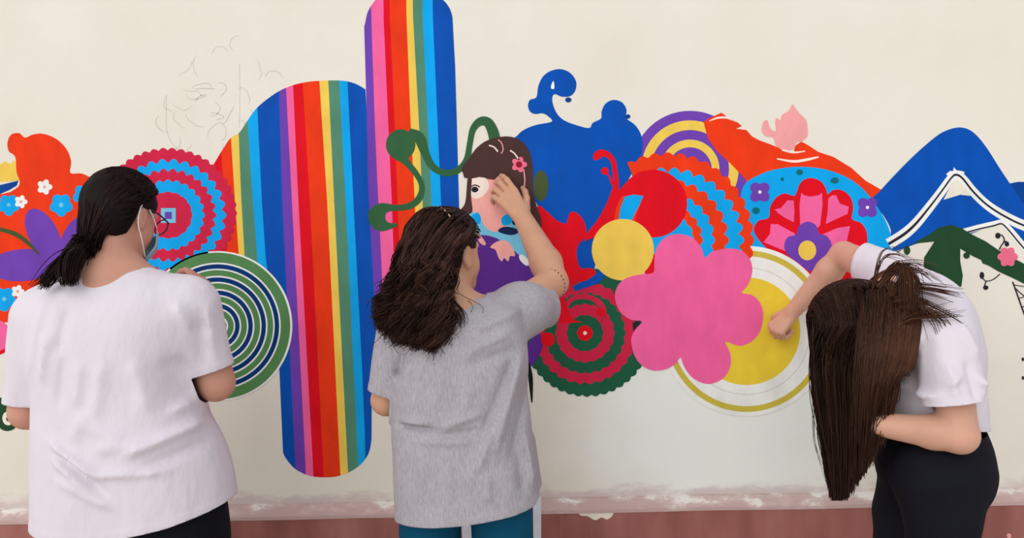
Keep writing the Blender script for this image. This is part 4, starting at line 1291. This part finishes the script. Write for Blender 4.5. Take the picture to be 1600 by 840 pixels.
    down = np.array([-0.25, -0.72, -0.55])
    for gi in range(230):
        dv = dirs[gi]
        # clump: over the scalp, then hanging in waves
        e = dv * 0.45 + down * 0.8; e[0] += 0.35 * dv[0]; e /= np.linalg.norm(e)
        p0 = on_scalp(hc, R, dv[None], 0.017)[0]; p1 = on_scalp(hc, R, nrm(dv + e)[None], 0.030)[0]; p2 = on_scalp(hc, R, e[None], 0.036)[0]
        sx = (hc @ RIGHT - p2 @ RIGHT)
        px = 667 + 62 * np.clip(-sx / 0.10 + 0.22 + 0.33 * r.normal(), -1.12, 1.15)
        edge = abs(px - 667) / 66
        py = 522 - 30 * edge ** 2 + 26 * r.random() - (60 * r.random() if r.random() < 0.35 else 0)
        py = min(py, 500) if px > 722 else py
        end = P(px, py, y0 - 0.10 - 0.05 * r.random() + 0.05 * edge)
        p3 = 0.55 * p2 + 0.45 * end + np.array([0.25 * (p2[0] - end[0]), -0.03 - 0.02 * r.random() + 0.05 * edge, 0.0])
        g_ = cline([p0, p1, p2, p3, end], M)
        fr = 2.6 + 1.8 * r.random(); ph = r.random() * 6.28; am = 0.009 + 0.008 * r.random()
        tone = 0.16 + 0.62 * r.random() ** 1.5
        side = np.array([1.0, 0, 0]); dep = np.array([0, 1.0, 0])
        for c_ in range(26):
            j = r.normal(size=3) * 0.0046
            tw = r.normal() * 0.14
            wv = np.sin(tt * fr * 6.28 + ph + tw)[:, None] * side + np.cos(tt * fr * 6.28 + ph + tw)[:, None] * dep
            k = np.clip((tt - 0.22) * 2.5, 0, 1)[:, None]
            ln = g_ + j * (0.4 + 0.6 * k + 0.5 * tt[:, None] ** 2) + wv * am * k * (0.75 + 0.7 * tt[:, None])
            if r.random() < 0.05: ln = ln + (tt[:, None] ** 2) * r.normal(size=3) * np.array([0.022, 0.01, 0.018])
            if over_ear(ln[:12], hc, R) and dv[0] > -0.3: continue
            lines.append(ln); tints.append(np.clip(tone + 0.14 * r.normal(), 0.02, 1))
    strands('hair_strands', lines, 0.0016, 0.0007, HM, hair, tints)
    # smooth hair over the crown
    lines, tints = [], []
    for dv in dirs[200:1500]:
        t = np.linspace(0, 1, 10)[:, None]
        e = nrm(np.array([-0.15 + 0.5 * dv[0], -0.85, 0.15]))
        dd = dv * (1 - t) + e * t; dd /= np.linalg.norm(dd, axis=1)[:, None]
        cp = on_scalp(hc, R, dd, 0.0165 + 0.004 * r.random())
        if over_ear(cp, hc, R): continue
        lines.append(cp); tints.append(0.04 + 0.25 * r.random())
    strands('crown_hair', lines, 0.0017, 0.0015, HM, hair, tints)
    BD = plain('pale_hair_band', (196, 160, 128), 0.6)
    bp = [on_scalp(hc, R, nrm([x, -0.28 - 0.25 * abs(x), math.sqrt(max(0.05, 1 - x * x))])[None], 0.0235)[0] for x in np.linspace(-0.75, 0.62, 9)]
    tube('hair_band', bp and [bp], 0.0022, BD, root, 'thin pale hair band')
    # dotted dark band round the bend of the raised arm
    BB = plain('dark_beads', (34, 26, 28), 0.4)
    ax = nrm(elR - shR); cpos = elR - 0.010 * ax
    a1 = nrm(np.cross(ax, [0, 0, 1])); a2 = np.cross(ax, a1)
    bead_me = None
    hold = empty('bead_bracelet', cpos); hold.parent = root; hold.matrix_parent_inverse = parent_world(root).inverted()
    hold['label'] = 'dark dotted band round the elbow'
    for i in range(24):
        a = 2 * math.pi * i / 24
        p = cpos + 0.0445 * (math.cos(a) * a1 + math.sin(a) * a2)
        if bead_me is None:
            V, Fc = [], []
            for j in range(5):
                th = math.pi * j / 4
                for k in range(6):
                    ph = 2 * math.pi * k / 6
                    V.append(0.0038 * np.array([math.sin(th) * math.cos(ph), math.sin(th) * math.sin(ph), math.cos(th)]))
            for j in range(4):
                for k in range(6): Fc.append((j * 6 + k, (j + 1) * 6 + k, (j + 1) * 6 + (k + 1) % 6, j * 6 + (k + 1) % 6))
            o = mesh_obj('bead', V, Fc, BB, None, True); bead_me = o.data
        else:
            o = bpy.data.objects.new('bead', bead_me); COL.objects.link(o)
        o.parent = hold; o.matrix_parent_inverse = parent_world(hold).inverted(); o.location = p
    return root
build_grey_painter()

# ================================================================ bending painter with long straight hair
def build_bending_painter():
    y0 = -0.55
    root = empty('person', (P(1450, 800, y0)[0], y0, 0), 'person bending over with long straight brown hair hanging down, painting the gold plate', 'person')
    q = lambda x, y, d=y0: P(x, y, d)
    hc = q(1338, 512, y0 + 0.03)
    fwd = nrm([-0.72, 0.38, -0.62]); up = nrm([-0.62, 0.10, 0.20])
    R = frame(fwd, up)
    L = lambda x, y, z: hc + x * R[0] + y * R[1] + z * R[2]
    neck = q(1405, 462, y0 + 0.0)
    shR, elR, wrR = q(1385, 425, -0.40), q(1318, 398, -0.17), q(1238, 487, -0.075)
    shL, elL, wrL = q(1480, 545, -0.70), q(1500, 680, -0.75), q(1366, 662, -0.66)
    pel = q(1475, 700)
    F = Field((0.70, -0.92, 0.62), (1.42, -0.012, 1.62), 0.0045)
    add_head(F, hc, R, neck)
    ct = q(1440, 500)
    F.chain([neck, ct, q(1472, 600), pel], [0.055, 0.088, 0.085, 0.09], 0.04)
    F.cone(ct, shR, 0.07, 0.048, 0.03).cone(ct, shL, 0.07, 0.050, 0.03)
    F.chain([shR, elR], [0.047, 0.041], 0.02)
    fm = elR + 0.27 * (wrR - elR)
    F.chain([elR, fm, wrR], [0.038, 0.040, 0.025], 0.015)
    F.chain([shL, elL], [0.050, 0.042], 0.02)
    fm = elL + 0.3 * (wrL - elL)
    F.chain([elL, fm, wrL], [0.041, 0.041, 0.028], 0.015)
    hd = P(1214, 508, -0.06) - wrR
    add_hand(F, wrR, hd + np.array([0, 0.0, -0.01]), np.array([0.62, 0.72, -0.50]), -1, [(1.15, 1.25, 0.7), (1.2, 1.3, 0.8), (1.25, 1.3, 0.8), (1.3, 1.3, 0.8)], (0.55, 0.6), 0.95, 0.03)
    add_hand(F, wrL, np.array([-0.55, 0.8, 0.05]), np.array([0.8, 0.5, 0.0]), -1, [(0.5, 0.7, 0.4)] * 4, (0.3, 0.3), 0.92)
    V, Q = F.mesh(); V = relax(V, Q, 1, 0.3)
    mesh_obj('body', V, Q, SKIN3, root, True)
    add_eyes(root, hc, R)

    # t-shirt on the bent back
    G = Field((0.86, -0.98, 0.80), (1.40, -0.16, 1.56), 0.0055)
    k = 0.05
    for (x, y, r_, dy) in [(1412, 468, .082, .12), (1438, 490, .098, .13), (1457, 535, .102, .08), (1462, 590, .098, .04), (1464, 640, .098, .03), (1466, 700, .104, .04), (1468, 740, .104, .04)]:
        c = q(x, y)
        G.cone(c - np.array([0, dy * 0.55, 0]), c + np.array([0, dy * 0.6, 0]), r_ * 0.94, r_ * 0.94, k)
    tors = [q(1420, 475), q(1445, 510), q(1460, 560), q(1464, 640), q(1468, 740)]
    G.chain(tors, [.085, .104, .102, .104, .110], k)
    sR, eR = q(1405, 440, -0.43), q(1325, 398, -0.24)
    G.cone(sR, eR, 0.076, 0.050, 0.035)
    sL, eL = q(1474, 540, -0.69), q(1494, 640, -0.75)
    G.cone(sL, eL, 0.080, 0.068, 0.035)
    yb = y0 - 0.2
    b = lambda x, y: P(x, y, yb)
    for (a, c, amp, wd) in [((1455, 520), (1448, 620), -.008, .010), ((1500, 500), (1525, 560), .006, .010), ((1470, 560), (1475, 620), .005, .010), ((1500, 560), (1505, 625), -.006, .010), ((1520, 580), (1535, 650), .006, .008),
                            ((1400, 640), (1460, 610), .007, .010), ((1405, 620), (1450, 590), -.006, .010), ((1380, 405), (1420, 430), .006, .008), ((1360, 400), (1375, 430), .006, .007), ((1440, 430), (1500, 480), .006, .010),
                            ((1430, 450), (1490, 500), -.005, .010), ((1530, 600), (1520, 660), -.006, .008), ((1460, 600), (1490, 580), .006, .009), ((1510, 590), (1540, 600), .005, .008), ((1350, 395), (1362, 440), -.005, .008)]:
        G.fold(b(*a), b(*c), amp * 2.1, wd, 0.30)
    g = G.grid()
    G.f += (0.0018 * np.sin(g[0] * 33 + g[2] * 12 + 2 * np.sin(g[2] * 14)) * np.sin(g[2] * 18 + g[0] * 9 + g[1] * 10)).astype(np.float32)
    hA, hB = q(1392, 668), q(1548, 672)
    def hem(V):
        z = hA[2] + (V[:, 0] - hA[0]) / (hB[0] - hA[0]) * (hB[2] - hA[2])
        return z - V[:, 2] - 0.02 * np.clip((V[:, 1] - y0) / 0.15, -1, 1)
    cuts = [lambda V: np.where(V[:, 2] < q(1470, 640)[2], hem(V), -1),
            plane_cut(q(1349, 412, -0.295), nrm([-0.62, 0.75, 0.20]), 0.09, (q(1372, 440, -0.40), (-1, 0.6, 0))),
            plane_cut(q(1493, 628, -0.74), nrm([0.12, -0.1, -0.99]), 0.11, (q(1475, 640, -0.682), (0, -1, 0)), 0.09),
            plane_cut(q(1398, 462, y0), nrm([-0.9, 0.1, 0.12]), 0.09)]
    garment('t_shirt', G, cuts, WHITE_CLOTH2, root, 'white short-sleeved t-shirt stretched over the bent back')

    # black trousers
    T = Field((0.86, -0.86, 0.04), (1.46, -0.28, 0.99), 0.007)
    a0 = q(1460, 680); a1 = q(1458, 732)
    for dy in (-.07, .07):
        T.cone(a0 + (0.0, dy * 0.6, 0.0), a1 + (0, dy, -0.0), 0.096, 0.116, 0.04)
    T.cone(q(1484, 708, y0 - 0.07), q(1482, 724, y0 + 0.07), 0.088, 0.085, 0.05)
    nl = [q(1462, 745, y0 - .10), q(1472, 800, y0 - .10), q(1472, 860, y0 - .10)]
    flr = lambda x, y, z: np.array([x, y, z])
    T.chain(nl + [flr(nl[2][0] - .02, y0 - .10, .45), flr(nl[2][0] + .03, y0 - .10, .07)], [.112, .090, .082, .064, .055], 0.02)
    fl = [q(1440, 740, y0 + .10), q(1420, 800, y0 + .10), q(1416, 860, y0 + .10)]
    T.chain(fl + [flr(fl[2][0] - .01, y0 + .10, .45), flr(fl[2][0] + .0, y0 + .10, .07)], [.112, .092, .084, .064, .055], 0.012)
    V, Q = T.mesh(); V = relax(V, Q, 2)
    c = V[:, 2] - (q(1470, 672)[2] + 0.10 * (V[:, 0] - a0[0]))
    V2, F2 = clip_mesh(V, Q, c)
    tr = mesh_obj('trousers', V2, F2, BLACK_CLOTH2, root, True)
    sd = tr.modifiers.new('cloth', 'SOLIDIFY'); sd.thickness = 0.004; sd.offset = -1
    shoe(root, (nl[2][0] + .03, y0 - .10), (-1, 0.15, 0), SHOE, SOLE)
    shoe(root, (fl[2][0] + .0, y0 + .10), (-1, 0.25, 0), SHOE, SOLE)

    # hair falling straight from the head
    HM = hair_mat('long_brown_hair', (14, 9, 9), (104, 66, 48))
    C = Field(hc - np.array([.20, .22, .30]), hc + np.array([.22, .2, .20]), 0.006)
    C.ell(L(0, -0.012, 0.030), (0.080, 0.099, 0.090), R, 0.01)
    C.chain([q(1330, 520, y0 + 0.025), q(1322, 600, y0 - 0.02), q(1316, 660, y0 - 0.02)], [.055, .046, .024], 0.03)
    C.cone(q(1405, 470, y0 - 0.06), q(1365, 480, y0 - 0.03), 0.034, 0.055, 0.03)
    V, Q = C.mesh()
    hair = mesh_obj('hair', V, Q, HM, root, True, attr=np.full(len(V), 0.06))
    hair['label'] = 'long straight brown hair hanging down'
    r = np.random.default_rng(21)
    dirs = scalp_dirs(9000, 4)
    wd = dirs @ R
    ok = (wd[:, 2] > -0.25) | (wd[:, 1] < 0.2)
    dirs, wd = dirs[ok], wd[ok]
    lines, tints = [], []
    M = 18; t = np.linspace(0, 1, M)
    n = 0
    for n in range(4200):
        near = r.random() < 0.80
        s = r.random()
        xd = np.clip(-0.97 + 1.9 * s + 0.10 * r.normal(), -0.99, 0.97)
        zr = math.sqrt(1 - xd * xd)
        off = 0.019 + 0.007 * r.random()
        if near: ds = [(xd, 0.75 * zr, 0.66 * zr), (xd, 0.25 * zr, 0.96 * zr), (xd, -0.45 * zr, 0.88 * zr), (xd, -0.90 * zr, 0.40 * zr), (xd, -1.0 * zr, -0.10 * zr)]
        else: ds = [(xd, -0.35 * zr, 0.92 * zr), (xd, 0.3 * zr, 0.94 * zr), (xd, 0.85 * zr, 0.45 * zr), (xd, 0.98 * zr, -0.1 * zr)]
        hp = [on_scalp(hc, R, nrm(np.array(d_) @ R.T)[None], off)[0] for d_ in ds]
        yy = (y0 - 0.105 if near else y0 + 0.05) + 0.016 * r.normal()
        sl = r.normal()
        mid1 = P(1268 + 135 * s + 2 * sl, 575 + 12 * r.normal(), yy)
        mid2 = P(1278 + 112 * s + 2 * sl, 650 + 10 * r.normal(), yy)
        eb = 782 - 150 * max(0, s - 0.36) ** 1.15 - 45 * max(0, 0.12 - s) / 0.12 - 45 * r.random() ** 1.6 - (90 * r.random() if r.random() < 0.25 else 0)
        end = P(1294 + 84 * s ** 1.15 + 3 * sl, eb, yy)
        ln = cline(hp + [mid1, mid2, end], M + 4)
        tt_ = np.linspace(0, 1, M + 4)
        ln = ln + (0.0015 * np.sin(tt_ * 9 + 6 * r.random()))[:, None] * np.array([1, 0.4, 0])
        lines.append(ln)
        clump = 0.5 + 0.5 * math.sin(41 * s + 2 * math.sin(17 * s))
        tints.append(np.clip(0.06 + 0.30 * s ** 1.5 + 0.28 * clump * r.random(), 0, 1))
    strands('hair_strands', lines, 0.0019, 0.0010, HM, hair, tints)
    # nape hair drawn over the shoulder, and loose strands lying across the back
    lines, tints = [], []
    for i in range(1300):
        u = 0.30 + 0.70 * r.random() ** 0.7; v_ = r.normal()
        a = P(1292 + 131 * u, 462 - 25 * min(1, u * 2.5) + 2 * u + 7 * r.random(), y0 - 0.045 + 0.012 * v_)
        m1 = P(1306 + 130 * u, 466 - 16 * min(1, u * 2.5) + 14 * r.random() + 8 * u, y0 - 0.130 - 0.006 * r.random())
        m2 = P(1300 + 136 * u + 2 * v_, 500 + 20 * r.random(), y0 - 0.165)
        m3 = P(1298 + 122 * u + 3 * v_, 575 + 12 * r.random(), y0 - 0.165)
        eb = 745 - 150 * u ** 1.3 - 40 * r.random()
        e1 = P(1304 + 96 * u - 14 * u * u + 4 * v_, eb, y0 - 0.14)
        a0_ = P(1296 + 126 * u, 478 - 6 * u, y0 + 0.03)
        lines.append(cline([a0_, a, m1, m2, m3, e1], M)); tints.append(np.clip(0.14 + 0.36 * u + 0.18 * r.normal(), 0, 1))
    for (pts, cnt) in [([(1362, 448), (1378, 402), (1402, 394), (1430, 404)], 5), ([(1385, 440), (1400, 418), (1440, 416), (1470, 430)], 14), ([(1390, 450), (1430, 448), (1470, 452), (1502, 458)], 16),
                       ([(1400, 470), (1440, 470), (1475, 484), (1505, 500)], 12), ([(1410, 480), (1450, 486), (1480, 500), (1500, 530)], 9), ([(1410, 505), (1440, 495), (1470, 492), (1508, 488)], 10),
                       ([(1390, 460), (1420, 430), (1435, 440), (1440, 480)], 26), ([(1375, 445), (1405, 420), (1428, 428), (1432, 470)], 30)]:
        for i in range(int(cnt * 1.8)):
            j = r.normal(size=2) * 4.5; ts = 0.45 + 0.6 * r.random() ** 0.7
            pp_ = []
            for kk_, (x, y) in enumerate(pts):
                x2 = pts[0][0] + (x - pts[0][0]) * ts; 
                pp_.append(P(x2 + j[0] * 0.6, y + j[1] * (0.4 + 0.4 * kk_), y0 - 0.165 - 0.012 * kk_))
            lines.append(cline(pp_, M)); tints.append(np.clip(0.5 + 0.2 * r.normal(), 0, 1))
    for i in range(10):
        x = 1288 + 6 * r.normal()
        lines.append(cline([P(1268, 560, y0 - .03), P(x - 8, 620, y0 - .03), P(x - 6, 690, y0 - .04), P(1294 + 5 * r.normal(), 740 + 20 * r.random(), y0 - .04)], M)); tints.append(0.4)
    strands('loose_strands', lines, 0.0013, 0.0004, HM, hair, tints)
    return root
build_bending_painter()

# ---------------------------------------------------------------- white plastic chair behind the middle painter
def build_chair():
    m = plain('white_plastic', (226, 226, 234), 0.45)
    cx, yb = P(783, 800, -0.24)[0], -0.24
    root = empty('chair', (cx, -0.30, 0), 'plain white plastic chair behind the teal trousers', 'chair')
    hw = P(846, 800, yb)[0] - cx
    zt = P(800, 772, yb)[2]
    # back panel, gently curved
    V, F = [], []
    nu, nv = 11, 6
    for k_ in (0, 1):
        for j in range(nv):
            for i in range(nu):
                u = i / (nu - 1) * 2 - 1; v_ = j / (nv - 1)
                V.append((cx + hw * u * (1 - 0.04 * (1 - v_)), yb - 0.025 * (1 - u * u) + 0.006 * k_ - 0.03 * v_ + 0.03, 0.40 + (zt - 0.40 - 0.012 * u ** 4) * v_))
    o_ = nu * nv
    for j in range(nv - 1):
        for i in range(nu - 1):
            a = j * nu + i
            F.append((a, a + 1, a + nu + 1, a + nu)); F.append((o_ + a, o_ + a + nu, o_ + a + nu + 1, o_ + a + 1))
    rim = [i for i in range(nu)] + [j * nu + nu - 1 for j in range(1, nv)] + [(nv - 1) * nu + i for i in range(nu - 2, -1, -1)] + [j * nu for j in range(nv - 2, 0, -1)]
    for a, b in zip(rim, rim[1:] + rim[:1]): F.append((a, o_ + a, o_ + b, b))
    mesh_obj('backrest', V, F, m, root, True)
    v, f = box_v(cx - hw, cx + hw, yb, yb + 0.17, 0.40, 0.425)
    s = mesh_obj('seat', v, f, m, root); bv = s.modifiers.new('edge', 'BEVEL'); bv.width = 0.008; bv.segments = 3
    for sx in (-1, 1):
        for yy in (yb + 0.012, yb + 0.155):
            V, F = [], []
            for z, r_ in ((0.0, .011), (0.40, .016)):
                for i in range(10):
                    a = 2 * math.pi * i / 10
                    V.append((cx + sx * (hw - 0.02 + 0.01 * (1 - z / .4)) + r_ * math.cos(a), yy + r_ * math.sin(a), z))
            F = [(i, (i + 1) % 10, 10 + (i + 1) % 10, 10 + i) for i in range(10)] + [tuple(range(10))[::-1], tuple(range(10, 20))]
            mesh_obj('leg', V, F, m, root, True)
    return root
build_chair()
